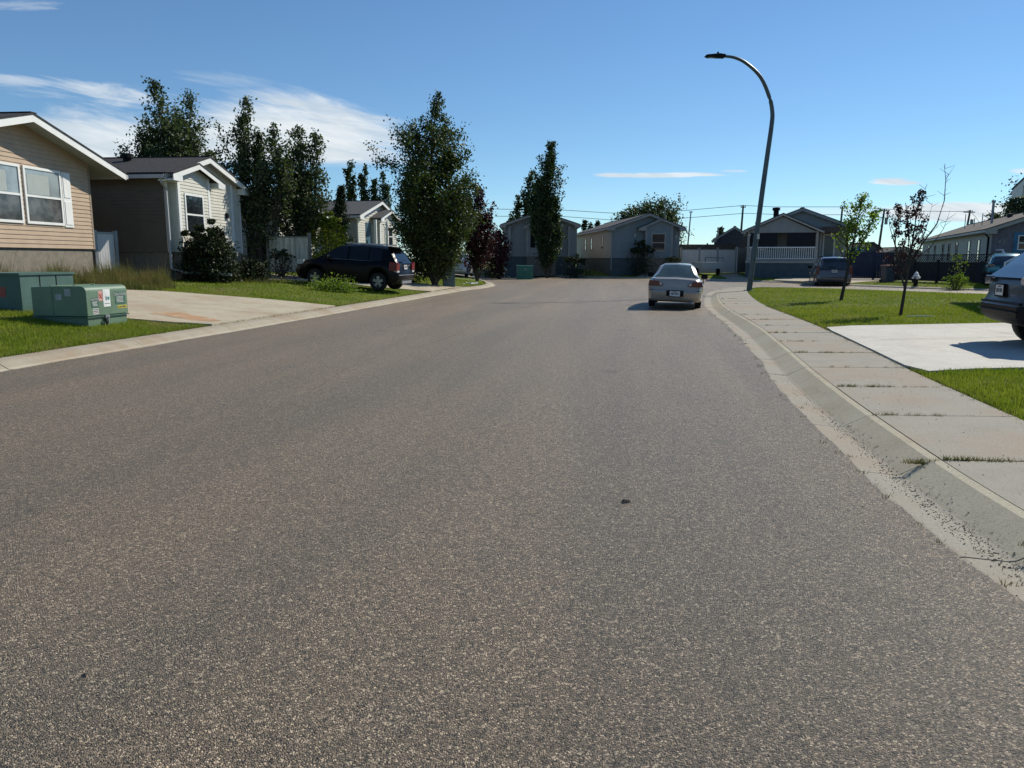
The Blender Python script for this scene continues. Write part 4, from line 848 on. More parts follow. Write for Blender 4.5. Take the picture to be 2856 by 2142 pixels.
# ------------------------------------------------------------------ cabinets
def text(body, size, par, loc, rot, mat, name='lettering', ext=.0015):
    fc_ = bpy.data.curves.new(name, 'FONT'); fc_.body = body; fc_.size = size; fc_.extrude = ext; fc_.align_x = 'CENTER'
    to = bpy.data.objects.new(name, fc_); dm = bpy.data.meshes.new_from_object(to); bpy.data.objects.remove(to); dm.materials.clear(); dm.materials.append(mat)
    o = bpy.data.objects.new(name, dm); COL.objects.link(o); o.parent = par; o.location = loc; o.rotation_euler = rot; return o
m_gr = pmat('pale green paint', (.115, .185, .118), .45, var=.08, vs=2, coat=.1); m_gr2 = pmat('teal green paint', (.052, .112, .092), .5, var=.1, vs=2)
m_lab = pmat('green label', (.045, .115, .085), .5, var=.04)
def cabinet(label, x, y, z, az, w, d, h, mat, rnd=.1, skirt=.16, seams=(), name='transformer_box'):
    """front face (lit) runs along +local x from the near corner; side face runs back along local y"""
    r = empty(name, (x, y, z), rad(90-az), label, 'utility box'); mb = MB()
    prof = [(d, skirt), (d, h-.02), (d*.55, h)]+[(rnd-rnd*math.sin(a), h-rnd+rnd*math.cos(a)) for a in np.linspace(0, math.pi/2, 6)]+[(0, skirt)]
    mb.extrude(prof, 'x', 0, w); mb.build('hood', mat, r, smooth=40, bevel=.012)
    mb = MB(); mb.box(.03, .02, -.15, w-.03, d-.03, skirt-.015); mb.build('base', mat, r)
    mb = MB(); mb.box(-.012, -.012, skirt-.03, w+.012, d+.012, skirt-.008); mb.build('rim', m_gr2 if mat is m_gr else mat, r)
    for s_ in seams:
        mb = MB(); mb.box(-.008, s_, skirt, w+.008, s_+.02, h+.012); mb.build('seam', mat, r)
    return r
tx, ty = -8.02, 14.55
tb = cabinet('low pale green transformer box covered in stickers on the grass', tx, ty, .30, 10, 1.17, 1.17, .74, m_gr, .11, .17, (.72,))
ON = rad(90)
def sticker(par, x0, x1, z0, z1, mat, name='sticker', th=.003, y=0): mb = MB(); mb.box(x0, y-th, z0, x1, y, z1); return mb.build(name, mat, par)
a = sticker(tb, .12, .33, .33, .52, m_lab, 'warning_label'); b = sticker(tb, .80, 1.10, .36, .60, m_lab, 'warning_label')
text('CAUTION', .055, a, (.225, -.0055, .465), (ON, 0, 0), m_plate); text('CAUTION', .075, b, (.95, -.0055, .53), (ON, 0, 0), m_plate)
for par, x0, x1, zs in ((a, .15, .30, (.43, .41, .385, .36)), (b, .83, 1.06, (.50, .475, .45, .425, .40))):
    mb = MB()
    for z_ in zs: mb.box(x0+RNG.uniform(0, .02), -.0045, z_, x1-RNG.uniform(0, .05), -.003, z_+.009)
    mb.build('fine_print', m_plate, par)
s_ = sticker(tb, .33, .45, .45, .64, pmat('pink sticker', (.62, .33, .28), .5)); text('X', .14, s_, (.39, -.0055, .49), (ON, 0, 0), pmat('red ink', (.35, .03, .03), .5))
s_ = sticker(tb, .46, .66, .33, .67, pmat('white sticker', (.78, .79, .78), .5), y=-.001); mb = MB(); mb.box(.53, -.0055, .45, .555, -.004, .53); mb.build('mark', m_ink, s_)
mb = MB(); mb.lathe([(.001, -.0056), (.035, -.0056), (.035, -.004)], (.605, 0, .49), 12, axis='y'); mb.build('mark', pmat('teal ink', (.06, .28, .26), .5), s_)
mb = MB(); mb.box(.49, -.0055, .385, .64, -.004, .395); mb.build('mark', m_ink, s_)
s_ = sticker(tb, .16, .31, .20, .31, m_plate, 'sticker')
mb = MB()
for z_ in (.22, .25, .28): mb.box(.17, -.0045, z_, .30, -.003, z_+.014)
mb.build('mark', m_ink, s_)
s_ = sticker(tb, .86, 1.13, .275, .335, pmat('yellow label', (.62, .50, .06), .5), 'warning_label'); text('CAUTION', .05, s_, (.99, -.0055, .288), (ON, 0, 0), m_ink)
for yy, zz, hh in ((.32, .55, .14), (.52, .48, .11)):
    mb = MB(); mb.box(-.003, yy, zz, 0, yy+.13, zz+hh); mb.build('sticker', pmat('faded sticker', (.38, .36, .38), .6), tb)
mb = MB(); mb.box(.46, -.03, .12, .58, .0, .175); mb.tube([(.52, -.03, .14), (.52, -.035, .02)], .018, 6); mb.tube([(.50, -.03, .02), (.47, -.04, -.02), (.44, -.03, .1)], .022, 6, mi=1); mb.build('latch', [m_metal, m_blk], tb)
mb = MB(); mb.box(.35, .5, .735, .8, .55, .752); mb.box(.78, .42, .735, .86, .5, .75); mb.build('top_bracket', m_gr, tb)
t2 = cabinet('taller teal green switch cabinet behind the low transformer box', -10.0, 15.75, .36, 10, 1.5, 1.35, .90, m_gr2, .015, .05, (), 'switch_cabinet')
mb = MB(); mb.box(-.03, -.03, .86, 1.53, 1.38, .905); mb.build('lid', m_gr2, t2)
for xx in (.52, .98): mb = MB(); mb.box(xx, -.008, .06, xx+.018, 0, .85); mb.build('seam', m_blk, t2)
mb = MB(); mb.box(-.004, .35, .42, 0, .58, .62); s_ = mb.build('sticker', pmat('red sticker', (.35, .05, .04), .5), t2)
def pedestal(label, px, py, Yd, w, d, h, az, mat, name='utility_pedestal', tilt=0, lid=None):
    x = (px-1428)/F*Yd/1.013; r = empty(name, (x, Yd, H1(x, Yd)), rad(90-az), label, 'utility box'); r.rotation_euler[1] = rad(tilt)
    mb = MB(); mb.box(0, 0, -.1, w, d, h); mb.build('body', mat, r, bevel=.015)
    mb = MB(); mb.box(-.03, -.03, h-.02, w+.03, d+.03, h+.05); mb.build('lid', lid or mat, r, bevel=.01)
    mb = MB(); mb.box(w*.45, -.012, h*.7, w*.55, 0, h*.85); mb.build('lock', m_metal, r); return r
pedestal('tall grey green pedestal under the large loose crowned tree', 1236, 786, 38.5, .58, .5, 1.32, 80, pmat('grey green paint', (.10, .155, .155), .6))
pedestal('green utility box at the far curb in front of the grey house', 1443, 767, 59.5, 1.18, .7, 1.12, 84, pmat('bright green paint', (.02, .15, .10), .5), 'utility_box', 1.5, pmat('pale green lid', (.12, .33, .26), .4))
mb = MB()
wst = stones([((1285+RNG.uniform(-12, 45)-1428)/F*42.5, 43+RNG.uniform(-1, 1), .2) for _ in range(26)], .09)
tag(np_obj('white_stone', wst, 3, pmat('white stones', (.6, .6, .58), .8)), 'white landscaping stones edging the bed beyond the pedestal', 'stones', kind='stuff')

# ------------------------------------------------------------------ street lamp
x, y = G(2089, 812); lp = empty('street_lamp', (x, y, H1(x, y)), 0, 'curved grey street lamp standing at the lawn corner beyond the silver sedan', 'street lamp')
Yl = y
def W3(px, py, Yd): d_ = ray(px, py); k_ = Yd/d_[1]; return Vector((d_[0]*k_, Yd, CAM_H+d_[2]*k_))
arc = []
for a_, b_ in ((2089, 812), (2106, 686), (2124, 550), (2140, 435), (2152, 350), (2154, 312), (2146, 271), (2122, 216), (2085, 179), (2050, 161), (2012, 156)):
    q_ = W3(a_, b_, Yl); arc.append(Vector((q_.x-x, 0, max(0, q_.z-lp.location.z))))
arc[0] = Vector((0, 0, 0)); arc = catmull(arc, 4)
mb = MB(); mb.tube(arc, [.125-.068*i/(len(arc)-1) for i in range(len(arc))], 12); mb.build('pole', pmat('lamp pole steel', (.075, .095, .105), .4, .3, .1), lp, smooth=60)
e = arc[-1]; mb = MB(); mb.extrude([(e.x+.12, e.z-.09), (e.x+.18, e.z+.05), (e.x-.1, e.z+.09), (e.x-.65, e.z+.04), (e.x-.72, e.z-.02), (e.x-.6, e.z-.07)], 'y', -.13, .13); hd = mb.build('lamp_head', m_blk, lp, bevel=.02)
mb = MB(); mb.lathe([(.04, .08), (.04, .17), (.001, .18)], (e.x-.15, 0, e.z), 10); mb.build('photocell', m_blk, lp)
mb = MB(); mb.box(e.x-.55, -.1, e.z-.078, e.x-.1, .1, e.z-.068); mb.build('lens', m_clear, hd)
mb = MB(); mb.box(-.2, -.2, -.05, .2, .2, .035); mb.build('base_plate', m_metal, lp); mb = MB()
for a in (-.15, .15):
    for b in (-.15, .15): mb.lathe([(.018, .03), (.018, .07), (.001, .075)], (a, b, 0), 6)
mb.build('anchor_bolt', m_metal, lp)
mb = MB(); mb.box(.20, -.125, 2.30, .31, -.115, 2.52); mb.build('pole_tag', m_plate, lp)
# ------------------------------------------------------------------ power line
m_pole = pmat('weathered pole', (.09, .085, .085), .9); WY = 112
def W3(px, py, Yd=112): d_ = ray(px, py); k_ = Yd/d_[1]; return Vector((d_[0]*k_, Yd, CAM_H+d_[2]*k_))
PG = 'wooden power poles on the skyline'
for px, pt, lean, arm, lab in ((2073, 572, .1, 0, 'power pole over the dark gabled shed'), (2350, 575, .1, 0, 'power pole at the eave end of the porch house'), (2467, 582, .2, 1, 'power pole with drooping cables between the two young trees'), (2706, 586, .25, 1, 'power pole with a crossarm over the long mobile home')):
    tp_ = W3(px, pt); r = empty('power_pole', (tp_.x-lean*3, WY, .3), 0, lab, 'power pole', PG); mb = MB(); mb.tube([(0, 0, 0), (lean*3, 0, tp_.z-.3)], [.20, .13], 8); mb.build('pole', m_pole, r)
    mb = MB(); zt = tp_.z-.3; mb.box(lean*3-(.9 if arm else .35), -.06, zt-.35, lean*3+(.7 if arm else .35), .06, zt-.22); mb.build('crossarm', m_pole, r)
    mb = MB()
    for o in (-.3, 0, .3): mb.lathe([(.06, zt-.22), (.06, zt-.02), (.001, zt)], (lean*3+o, 0, 0), 6)
    mb.build('insulator', m_sid_w, r)
    if arm: mb = MB(); mb.lathe([(.22, zt-2.2), (.22, zt-1.3), (.001, zt-1.2)], (lean*3+.32, -.1, 0), 8); mb.build('transformer', m_sid_grey, r)
m_wire = pmat('wire', (.12, .14, .16), .6)
for lab, P_ in (('upper overhead cable strung along the power poles', [(1380, 583), (1573, 586), (1700, 594), (1790, 595), (1887, 589), (2073, 573), (2160, 577), (2350, 577), (2467, 583), (2580, 589), (2706, 590)]), ('lower overhead cable strung along the power poles', [(1380, 603), (1573, 604), (1700, 613), (1800, 613), (1900, 609), (2073, 595), (2200, 599), (2350, 599), (2467, 607)])):
    mb = MB(); mb.tube([W3(a, b) for a, b in P_], .035, 5); tag(mb.build('overhead_cable', m_wire), lab, 'cable', 'overhead cables')
mb = MB(); mb.tube([W3(2709, 592), W3(2722, 606), W3(2736, 628)], .03, 4); tag(mb.build('guy_wire', m_wire), 'slanting guy wire beside the crossarm power pole', 'cable')
r_ = W3(1927, 592, 80); r = empty('mast', (r_.x-.1, 80, .3), 0, 'slim pale light mast behind the blue grey house', 'mast'); mb = MB(); mb.tube([(-.25, 0, 0), (.1, 0, r_.z-.3)], [.09, .06], 6); mb.build('pole', m_metal, r); mb = MB(); mb.box(-.05, -.1, r_.z-.32, .25, .1, r_.z-.22); mb.build('cap', m_metal, r)
r_ = W3(1856, 558, 90); r = empty('antenna', (r_.x, 90, .3), 0, 'thin antenna mast rising beside the round crowned tree', 'antenna'); mb = MB(); mb.tube([(0, 0, 0), (0, 0, r_.z-.3)], [.07, .04], 6); mb.build('pole', m_metal, r); mb = MB(); mb.tube([(-.2, 0, r_.z-.9), (.35, 0, r_.z-.75)], .05, 5); mb.build('aerial', m_plate, r)
r_ = W3(2003, 634, 90); r = empty('vent_stack', (r_.x, 90, .3), 0, 'short vent stack showing over the dark shed roof', 'pipe'); mb = MB(); mb.tube([(0, 0, 0), (0, 0, r_.z-.3)], [.09, .09], 6); mb.build('pipe', m_metal, r)

# ------------------------------------------------------------------ small things
x, y = G(2553, 798); hy_ = empty('fire_hydrant', (x, y, H1(x, y)), 0, 'fire hydrant with white bonnet on the lawn before the lattice fence', 'hydrant')
mb = MB(); mb.lathe([(.17, 0), (.17, .04), (.11, .05), (.11, .50), (.15, .51)], (0, 0, 0), 14); mb.build('barrel', m_blk, hy_, smooth=40)
mb = MB(); mb.lathe([(.15, .51), (.15, .55), (.13, .56), (.12, .62), (.08, .70), (.03, .73), (.03, .78), (.001, .78)], (0, 0, 0), 14); mb.build('bonnet', m_white, hy_, smooth=40)
for ax, c in (('x', (-.20, 0, .44)), ('x', (.12, 0, .44))): mb = MB(); mb.lathe([(.001, 0), (.055, 0), (.055, .09), (.001, .09)], c, 10, axis='x'); mb.build('nozzle', m_white, hy_)
mb = MB(); mb.lathe([(.001, -.2), (.075, -.2), (.075, -.1)], (0, 0, .44), 10, axis='y'); mb.build('nozzle', m_white, hy_)
x, y = 22.05, 45.6; bn = empty('wheelie_bin', (x, y, H1(x, y)), rad(8), 'grey blue wheeled bin with a reddish lid by the black fence', 'bin')
mb = MB(); mb.extrude([(-.24, 0), (.24, 0), (.29, .95), (-.29, .95)], 'y', -.28, .28); mb.build('body', pmat('bin blue', (.05, .065, .09), .5), bn, bevel=.02)
mb = MB(); mb.box(-.31, -.32, .95, .31, .32, 1.02); mb.build('lid', pmat('bin lid', (.30, .11, .07), .5), bn, bevel=.02)
for sx in (-.27, .22): mb = MB(); mb.lathe([(.001, 0), (.1, 0), (.1, .05), (.001, .05)], (sx, .28, .1), 10, axis='x'); mb.build('wheel', m_rubber, bn)
x, y = G(2525, 884); mb = MB(); mb.tube([(x, y-.1, H1(x, y)+.02), (x+.35, y-.05, H1(x, y)+.025), (x+.55, y-.25, H1(x, y)+.02)], .022, 6); tag(mb.build('edging_piece', m_plate), 'pale strip of edging lying at the foot of the plum sapling', 'edging')
mb = MB(); mb.extrude([(-.9, 0), (.9, 0), (.45, .3), (-.4, .32)], 'x', 0, 2.0); tq = W3(2415, 697, 60); o = mb.build('tarpaulin', pmat('blue tarp', (.02, .22, .75), .5)); o.location = (tq.x-1.0, 60, tq.z-.1); o.rotation_euler = (0, 0, 1.2); tag(o, 'bright blue tarpaulin over a load behind the navy fence', 'tarp')
mb = MB(); mb.box(-1.2, -.7, 0, 1.2, .7, 1.0); o = mb.build('stack_of_boxes', m_dark, None); o.location = (tq.x-.6, 60, .25); o.name = 'storage_box'; tag(o, 'dark storage box carrying the blue tarpaulin behind the navy fence', 'box')
# utility trailer
ut = empty('utility_trailer', ((1988-1428)/F*62/1.013, 62, H1(16, 62)), rad(5), 'white utility trailer parked before the vinyl fence', 'trailer')
mb = MB(); mb.box(-.85, 0, .55, .85, 2.6, 1.05); mb.build('box', m_vinyl, ut); mb = MB()
for xx in (-.6, .85): mb.box(xx-.03, 0, 1.05, xx+.03, .06, 1.42)
mb.box(-.6, 0, 1.38, .88, .06, 1.44); mb.build('rail', m_metal, ut)
for sx in (-.95, .85): mb = MB(); mb.lathe([(.001, 0), (.3, 0), (.3, .16), (.001, .16)], (sx, 1.3, .3), 14, axis='x'); mb.build('wheel', m_rubber, ut)
for sx in (-1.0, .83): mb = MB(); mb.box(sx, .9, .62, sx+.2, 1.7, .68); mb.build('fender', m_white, ut)
#@@CARS
# ------------------------------------------------------------------ vehicles
def car(name, label, x, y, az, sp, paint, cat='car', z=None, roll=0, pitch=0, scale=1, group=None):
    """local x forward from the rear bumper, y to the left, z up"""
    r = empty(name, (x, y, H1(x, y) if z is None else z), 0, label, cat, group)
    r.rotation_euler = (rad(roll), rad(-pitch), rad(90-az)); r.scale = (scale,)*3
    L, Wd = sp['L'], sp['W']; K = sp['prof']; kx = [k[0] for k in K]      # (x, z_bottom, z_top of lower body, half width)
    xs_ = np.unique(np.round(np.concatenate([np.linspace(0, L, 72), np.linspace(0, .3, 8), np.linspace(L-.3, L, 8), kx, [g[0] for g in sp['roof']]]), 3))
    Ra = sp['R']+.07
    def low(x_):
        zb, zt, hw = (np.interp(x_, kx, [k[i] for k in K]) for i in (1, 2, 3))
        for xc in sp['axle']:
            if abs(x_-xc) < Ra: zb = max(zb, sp['R']+math.sqrt(Ra*Ra-(x_-xc)**2))
        return zb, zt, hw
    rz_, ro = sp['rear']; fz_, fo = sp['nose']
    def shear(x_, z_): return x_+np.interp(z_, rz_, ro)*max(0, 1-x_/.55)-np.interp(z_, fz_, fo)*max(0, 1-(L-x_)/.6)
    belt = sp['belt']
    rings = []
    for x_ in xs_:
        zb, zt, hw = low(x_); m_ = (zb+zt)/2
        zs = max(zt-.10, zb+.02)
        half = [(0, zb), (hw-.08, zb), (hw-.01, zb+min(.06, (zt-zb)*.2)), (hw+.012, zb+(zs-zb)*.5), (hw, zb+(zs-zb)*.8), (hw-.035, zs), (hw-.09, zt-.02), (hw-.16, zt), (0, zt+.022)]
        rings.append([(shear(x_, z_), yy, z_) for yy, z_ in half])
    mb = MB(); n = len(rings[0]); split = sp.get('clad', 0); 
    for i in range(len(rings)-1):
        for j in range(n-1):
            for sg in (1, -1):
                q = [rings[i][j], rings[i+1][j], rings[i+1][j+1], rings[i][j+1]]; q = [(a, b*sg, c) for a, b, c in q]
                if sg > 0: q = q[::-1]
                zc = sum(p[2] for p in q)/4; mb.face(q, 1 if (split and (zc < split or (j == 0))) else 0)
    for rg, fl in ((rings[0], False), (rings[-1], True)):
        for j in range(n-1):
            q = [(a, b, c) for a, b, c in (rg[j], rg[j+1])]; q = [(q[0][0], q[0][1], q[0][2]), (q[1][0], q[1][1], q[1][2]), (q[1][0], -q[1][1], q[1][2]), (q[0][0], -q[0][1], q[0][2])]
            zc = sum(p[2] for p in q)/4; mb.face(q[::-1] if fl else q, 1 if (split and zc < split) else 0)
    # greenhouse
    Rf = sp['roof']; gx_ = [g[0] for g in Rf]; gxs = [v for v in xs_ if gx_[0] <= v <= gx_[-1]]; H_ = max(g[1] for g in Rf); tum = sp['tum']; r0, r1 = sp['solid']
    buckets = {'side_window_p': MB(), 'side_window_n': MB(), 'windshield': MB(), 'rear_window': MB()}
    sec = []
    for x_ in gxs:
        zr = np.interp(x_, gx_, [g[1] for g in Rf]); zb, zt, hw = low(x_); zt = min(zt, zr); wb = hw-.11; wr = wb-tum*(zr-zt)/(H_-belt+.001)
        hh = max(zr-zt, 0.0); e1 = min(.07, hh*.5); sec.append([(x_, wb, zt-.01), (x_, wr+.01, zr-e1), (x_, wr-min(.12, hh), zr), (x_, 0, zr+.02*min(1, hh*3))])
    for i in range(len(sec)-1):
        xm = (gxs[i]+gxs[i+1])/2; solid = r0 <= xm <= r1; pil = any(a <= xm <= b for a, b in sp['pillars']); 
        for j in range(3):
            for sg in (1, -1):
                q = [sec[i][j], sec[i+1][j], sec[i+1][j+1], sec[i][j+1]]; q = [(a, b*sg, c) for a, b, c in q]
                if sg > 0: q = q[::-1]
                if j == 0: dst = mb if pil else buckets['side_window_p' if sg > 0 else 'side_window_n']
                elif solid or j == 1: dst = mb
                else: dst = buckets['windshield' if xm > r1 else 'rear_window']
                dst.face(q, 0)
    body = mb.build('body', [paint, m_blk], r); me = body.data
    bm = bmesh.new(); bm.from_mesh(me); bmesh.ops.remove_doubles(bm, verts=bm.verts, dist=.0008); bmesh.ops.recalc_face_normals(bm, faces=bm.faces[:]); bm.to_mesh(me); bm.free()
    me.polygons.foreach_set('use_smooth', [True]*len(me.polygons)); me.set_sharp_from_angle(angle=rad(38))
    for k, b in buckets.items():
        if b.f:
            o = b.build(k.split('_p')[0].split('_n')[0] if k.startswith('side') else k, sp.get('glass', m_glass), r)
            bm = bmesh.new(); bm.from_mesh(o.data); bmesh.ops.remove_doubles(bm, verts=bm.verts, dist=.0008); bm.to_mesh(o.data); bm.free(); o.data.polygons.foreach_set('use_smooth', [True]*len(o.data.polygons))
    # underbody
    mb = MB(); mb.box(.35, -Wd/2+.22, sp['prof'][2][1]-.02, L-.35, Wd/2-.22, sp['prof'][2][1]+.3); mb.build('underbody', m_blk, r)
    Rw = sp['R']; tw = sp.get('tw', .20)
    for xc in sp['axle']:
        for sg in (1, -1):
            y0 = sg*(Wd/2-.03); c = (xc, 0, Rw); lo, hi = sorted((y0, y0-sg*tw)); mb = MB()
            mb.lathe([(Rw*.62, hi), (Rw*.93, hi), (Rw, hi-.03), (Rw, lo+.03), (Rw*.93, lo), (Rw*.62, lo)], (c[0], 0, c[2]), 26, axis='y'); ty_ = mb.build('wheel', m_rubber, r, smooth=40)
            mb = MB(); f_ = y0-sg*.015; mb.lathe([(Rw*.64, f_), (Rw*.60, f_), (Rw*.57, f_-sg*.05)], (c[0], 0, c[2]), 26, axis='y')
            for s_ in range(sp.get('spokes', 5)):
                a = s_*2*math.pi/sp.get('spokes', 5)+.3; u = Vector((math.cos(a), 0, math.sin(a))); p = Vector((-math.sin(a), 0, math.cos(a))); f2 = f_-sg*.02
                q = [u*.04+p*.045, u*Rw*.6+p*.055, u*Rw*.6-p*.055, u*.04-p*.045]; mb.face([(c[0]+v_.x, f2, c[2]+v_.z) for v_ in q]); mb.face([(c[0]+v_.x, f2-sg*.02, c[2]+v_.z) for v_ in q[::-1]])
            mb.lathe([(.001, f2), (.07, f2), (.07, f2-sg*.04)], (c[0], 0, c[2]), 12, axis='y'); mb.build('rim', m_rim, ty_)
            mb = MB(); mb.lathe([(.001, f_-sg*.07), (Rw*.58, f_-sg*.07)], (c[0], 0, c[2]), 20, axis='y'); mb.build('brake_disc', m_blk, ty_)
    for sg in (1, -1):
        mx, mz = sp['mirror']; mb = MB(); mb.extrude([(mx, mz), (mx+.12, mz-.02), (mx+.14, mz+.1), (mx, mz+.15)], 'y', sg*(Wd/2-.06), sg*(Wd/2+.16)); mb.build('mirror', sp.get('mirmat', m_blk), r, bevel=.02)
        for xx in sp.get('handles', ()): mb = MB(); mb.box(xx, sg*(Wd/2-.005), belt-.14, xx+.16, sg*(Wd/2+.025), belt-.11); mb.build('door_handle', m_blk, r)
        for nm, P_, mt, x0, x1 in sp['lights']:
            mb = MB(); mb.extrude([(sg*a, b) for a, b in P_], 'x', x0, x1); mb.build(nm, mt, r, bevel=.008)
    if 'plate' in sp:
        px_, pz, tilt = sp['plate']; mb = MB(); mb.box(-.012, -.155, -.08, 0, .155, .08); pl = mb.build('licence_plate', m_plate, r); pl.location = (px_, sp.get('platey', 0), pz); pl.rotation_euler = (0, rad(tilt), 0)
        mb = MB(); 
        for k in range(6): mb.box(-.015, -.11+k*.038+(.012 if k > 2 else 0), -.035, -.012, -.088+k*.038+(.012 if k > 2 else 0), .03)
        mb.box(-.015, -.07, .048, -.012, .07, .065); mb.build('plate_characters', m_ink, pl)
        mb = MB(); mb.box(-.014, -.18, .08, .01, .18, .10); mb.box(-.014, -.18, -.10, .01, .18, -.08); mb.box(-.014, -.18, -.08, .01, -.155, .08); mb.box(-.014, .155, -.08, .01, .18, .08); mb.build('plate_frame', m_blk, pl)
    for nm, mt, boxes in sp.get('extra', ()):
        mb = MB()
        for b in boxes: mb.box(*b)
        mb.build(nm, mt, r, bevel=.008)
    return r
sedan = dict(L=4.40, W=1.69, R=.30, belt=.93, tum=.22, axle=(1.0, 3.46), tw=.18,
    prof=[(0, .30, .84, .62), (.05, .26, .92, .72), (.18, .24, .955, .79), (.5, .22, .965, .835), (1.5, .20, .94, .845), (3.0, .20, .93, .845), (3.3, .20, .91, .84), (4.0, .22, .78, .78), (4.3, .25, .68, .70), (4.4, .32, .60, .58)],
    roof=[(.62, .955), (1.25, 1.33), (1.45, 1.385), (2.1, 1.40), (2.6, 1.36), (3.35, .92)], solid=(1.38, 2.68), pillars=((.6, 1.02), (1.95, 2.03), (3.0, 3.4)),
    rear=((.2, .42, .50, .58, .62, .90, 1.0), (.10, .02, .0, .02, .08, .14, .20)), nose=((.2, .5, .8), (.1, 0, .15)), mirror=(2.85, .92), handles=(1.55, 2.45),
    glass=glass('sedan glass', (.055, .085, .085), .08, var=.2),
    lights=[('taillight', [(.83, .72), (.42, .715), (.36, .74), (.40, .80), (.52, .865), (.80, .875)], pmat('dark red lens', (.11, .012, .014), .12, 0, .1, coat=.6), .062, .30), ('reverse_light', [(.47, .735), (.39, .745), (.42, .80), (.50, .835)], m_clear, .055, .2), ('headlight', [(.72, .55), (.35, .55), (.35, .68), (.72, .70)], m_clear, 4.15, 4.32)],
    plate=(.0, .49, 0), extra=[('bumper_seam', m_blk, [(.05, -.80, .585, .12, .80, .600)]), ('plate_recess', m_blk, [(-.004, -.26, .41, .03, .26, .585)]), ('door_seam', m_blk, [(2.00, .838, .28, 2.012, .858, .92), (2.00, -.858, .28, 2.012, -.838, .92), (1.28, .838, .4, 1.292, .856, .92), (1.28, -.856, .4, 1.292, -.838, .92)]), ('exhaust', m_metal, [(-.02, -.55, .22, .2, -.49, .27)]), ('mudguard', m_blk, [(.66, .62, .14, .68, .82, .4), (.66, -.82, .14, .68, -.62, .4)])])
car('sedan', 'silver beige sedan parked at the kerb before the street lamp', 5.0, 23.85, 13.0, sedan, carpaint('silver paint', (.40, .355, .295), .3, .3), roll=2.2, z=.0)
hatch = dict(L=4.28, W=1.78, R=.335, belt=1.08, tum=.20, axle=(.80, 3.36), tw=.21, clad=.42, spokes=5,
    prof=[(0, .42, .98, .70), (.06, .34, 1.02, .80), (.25, .27, 1.07, .865), (.6, .25, 1.10, .885), (2.0, .23, 1.08, .89), (3.0, .23, 1.05, .885), (3.5, .24, 1.02, .88), (4.0, .26, .94, .82), (4.2, .30, .84, .74), (4.28, .40, .72, .62)],
    roof=[(.10, 1.03), (.30, 1.36), (.48, 1.575), (.9, 1.63), (1.6, 1.655), (2.2, 1.62), (2.5, 1.57), (3.35, 1.06)], solid=(.42, 2.5), pillars=((.0, .75), (1.18, 1.26), (2.02, 2.10), (3.1, 3.4)),
    rear=((.2, .45, .62, .70, 1.0, 1.1), (.15, .0, .0, .06, .10, .16)), nose=((.2, .5, .7, 1.0), (.12, 0, .02, .2)), glass=glass('dark hatch glass', (.006, .007, .009), .1, spec=.25), mirror=(2.75, 1.06), handles=(1.35, 2.2),
    lights=[('taillight', [(.885, .76), (.60, .80), (.60, .98), (.70, 1.06), (.875, 1.07)], pmat('ruby lens', (.16, .004, .006), .25, 0, .1, spec=.3), .05, .36), ('reverse_light', [(.80, .70), (.62, .70), (.62, .775), (.86, .775)], m_clear, .045, .2), ('headlight', [(.80, .80), (.50, .78), (.50, .90), (.80, .98)], m_clear, 3.86, 4.13)],
    plate=(.075, .90, 8), extra=[('roof_rail', m_rim, [(.7, .60, 1.66, 2.2, .64, 1.70), (.7, -.64, 1.66, 2.2, -.60, 1.70)]), ('spoiler', m_blk, [(.22, -.60, 1.585, .55, .60, 1.625)]), ('bumper_trim', m_rim, [(-.01, -.45, .30, .05, .45, .40), (.0, -.72, .60, .05, .72, .625)]), ('window_trim', m_metal, [(1.0, .775, 1.065, 2.9, .79, 1.08), (1.0, -.79, 1.065, 2.9, -.775, 1.08)]), ('rear_wiper', m_blk, [(.05, -.05, 1.15, .1, .3, 1.17)])])
hp = math.hypot; azs = 284.5
hx_, hy_2 = (1128-1428)/F*30.5/1.013, 30.9
car('suv', 'black compact hatchback on the driveway by the aspens', hx_, hy_2, azs, hatch, pmat('black paint', (.003, .003, .004), .3, 0, .03, 8, spec=.18), z=.27, pitch=-0+3.2, scale=1.06)
van = dict(L=5.1, W=1.98, R=.34, belt=1.10, tum=.16, axle=(1.0, 4.05), tw=.22,
    prof=[(0, .40, 1.02, .84), (.05, .32, 1.06, .92), (.25, .26, 1.10, .97), (1.0, .24, 1.10, .985), (3.5, .22, 1.08, .985), (4.3, .24, 1.0, .96), (4.9, .27, .88, .86), (5.1, .4, .70, .7)],
    roof=[(.05, 1.06), (.14, 1.45), (.28, 1.68), (.7, 1.74), (2.6, 1.74), (3.2, 1.68), (4.25, 1.06)], solid=(.26, 3.3), pillars=((.0, .35), (1.55, 1.65), (2.6, 2.7), (3.95, 4.3)),
    rear=((.2, .45, .62, .70, 1.0, 1.1), (.12, .0, .0, .06, .08, .10)), nose=((.2, .5, .8, 1.0), (.12, 0, .1, .25)), mirror=(3.5, 1.08), handles=(2.0, 2.9),
    lights=[('taillight', [(.975, .75), (.82, .75), (.80, 1.12), (.86, 1.28), (.93, 1.28)], pmat('dull red lens', (.14, .012, .012), .15, coat=.5), .05, .25), ('headlight', [(.9, .7), (.5, .7), (.5, .85), (.88, .9)], m_clear, 4.7, 4.95)],
    plate=(.055, .94, 0), extra=[('roof_rail', m_blk, [(.6, .62, 1.74, 2.9, .66, 1.80), (.6, -.66, 1.74, 2.9, -.62, 1.80)]), ('rear_wiper', m_blk, [(.03, -.02, 1.16, .07, .3, 1.18)]), ('bumper_trim', m_blk, [(-.012, -.7, .58, .02, .7, .61)])])
x, y = G(2321, 797); car('minivan', 'grey minivan parked in front of the porch house', x, y-.2, 16, van, carpaint('grey paint', (.10, .10, .11), .3, .35), 'minivan')
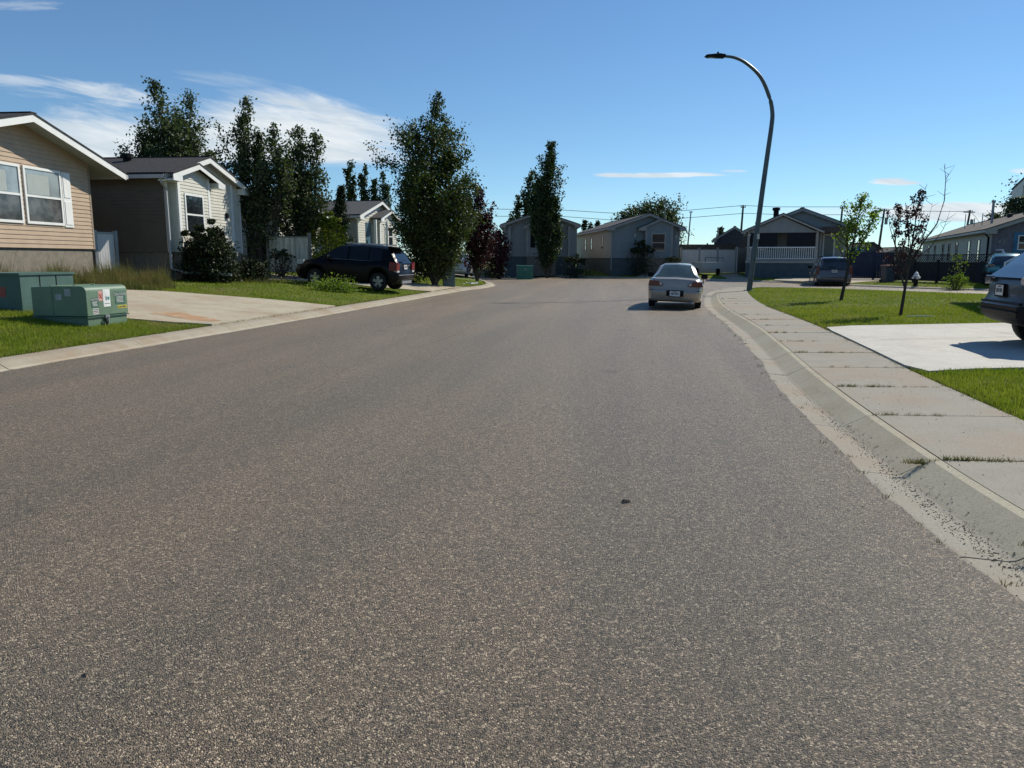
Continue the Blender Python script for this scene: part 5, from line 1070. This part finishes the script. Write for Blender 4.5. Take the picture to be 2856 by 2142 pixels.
jeep = dict(L=4.62, W=1.88, R=.36, belt=1.12, tum=.20, axle=(.92, 3.62), tw=.22, clad=.66,
    prof=[(0, .45, 1.0, .72), (.05, .40, 1.09, .80), (.15, .37, 1.14, .86), (.4, .34, 1.18, .92), (1.0, .28, 1.16, .94), (3.3, .28, 1.12, .94), (4.0, .32, 1.05, .90), (4.5, .36, .95, .78), (4.62, .45, .80, .66)],
    roof=[(.12, 1.10), (.30, 1.28), (.58, 1.52), (.95, 1.65), (1.8, 1.70), (2.5, 1.66), (3.5, 1.12)], solid=(.62, 2.6), pillars=((.0, .95), (1.5, 1.6), (2.3, 2.4), (3.25, 3.6)),
    rear=((.3, .45, .55, .66, .70, .78, 1.0, 1.12, 1.2), (.30, .08, .0, .0, .06, .12, .10, .15, .2)), nose=((.3, .6, 1.0), (.1, 0, .1)), mirror=(2.95, 1.12), handles=(1.7, 2.6), glass=glass('tinted glass', (.03, .04, .06), .03),
    lights=[('taillight', [(.90, .98), (.56, 1.00), (.54, 1.07), (.60, 1.12), (.88, 1.12)], pmat('smoked lens', (.10, .09, .10), .08, 0, .2, coat=.8), .11, .42), ('headlight', [(.85, .8), (.5, .8), (.5, .9), (.85, .92)], m_clear, 4.25, 4.5)],
    plate=(.078, .90, 0), platey=.12, extra=[('liftgate_step', m_blk, [(.035, -.78, .70, .10, .78, .735)]), ('rear_wiper', m_blk, [(.17, -.30, 1.125, .24, .34, 1.15)]), ('bumper_strip', m_blk, [(-.012, -.78, .585, .02, .78, .60)]), ('plate_recess', m_blk, [(.095, -.10, .79, .13, .34, 1.0)]), ('roof_rail', m_blk, [(1.0, .62, 1.68, 2.5, .66, 1.73), (1.0, -.66, 1.68, 2.5, -.62, 1.73)])])
jr = car('suv', 'grey sport utility vehicle with black lower bumper backed across the white slab', 7.62, 12.15, 103, jeep, pmat('slate paint', (.045, .048, .055), .45, 0, .03, 8, spec=.35, coat=.15), 'suv', z=.165)
text('Jeep', .11, jr, (.098, .52, 1.035), (ON, 0, rad(-90)), m_blk, 'badge', .004)
teal = dict(jeep); teal['lights'] = jeep['lights']; teal['plate'] = (.115, .9, 0)
car('suv', 'teal compact sport utility vehicle parked beyond the slate grey one', 24.6, 38.6, 28, teal, carpaint('teal paint', (.03, .16, .19), .3, .3), 'suv', z=.22, scale=.95)
car('van', 'pale van parked behind the large loose crowned tree', -4.35, 57.6, 4, van, carpaint('pale paint', (.55, .56, .60), .2, .3), 'van', z=H1(-4.0, 58.5))
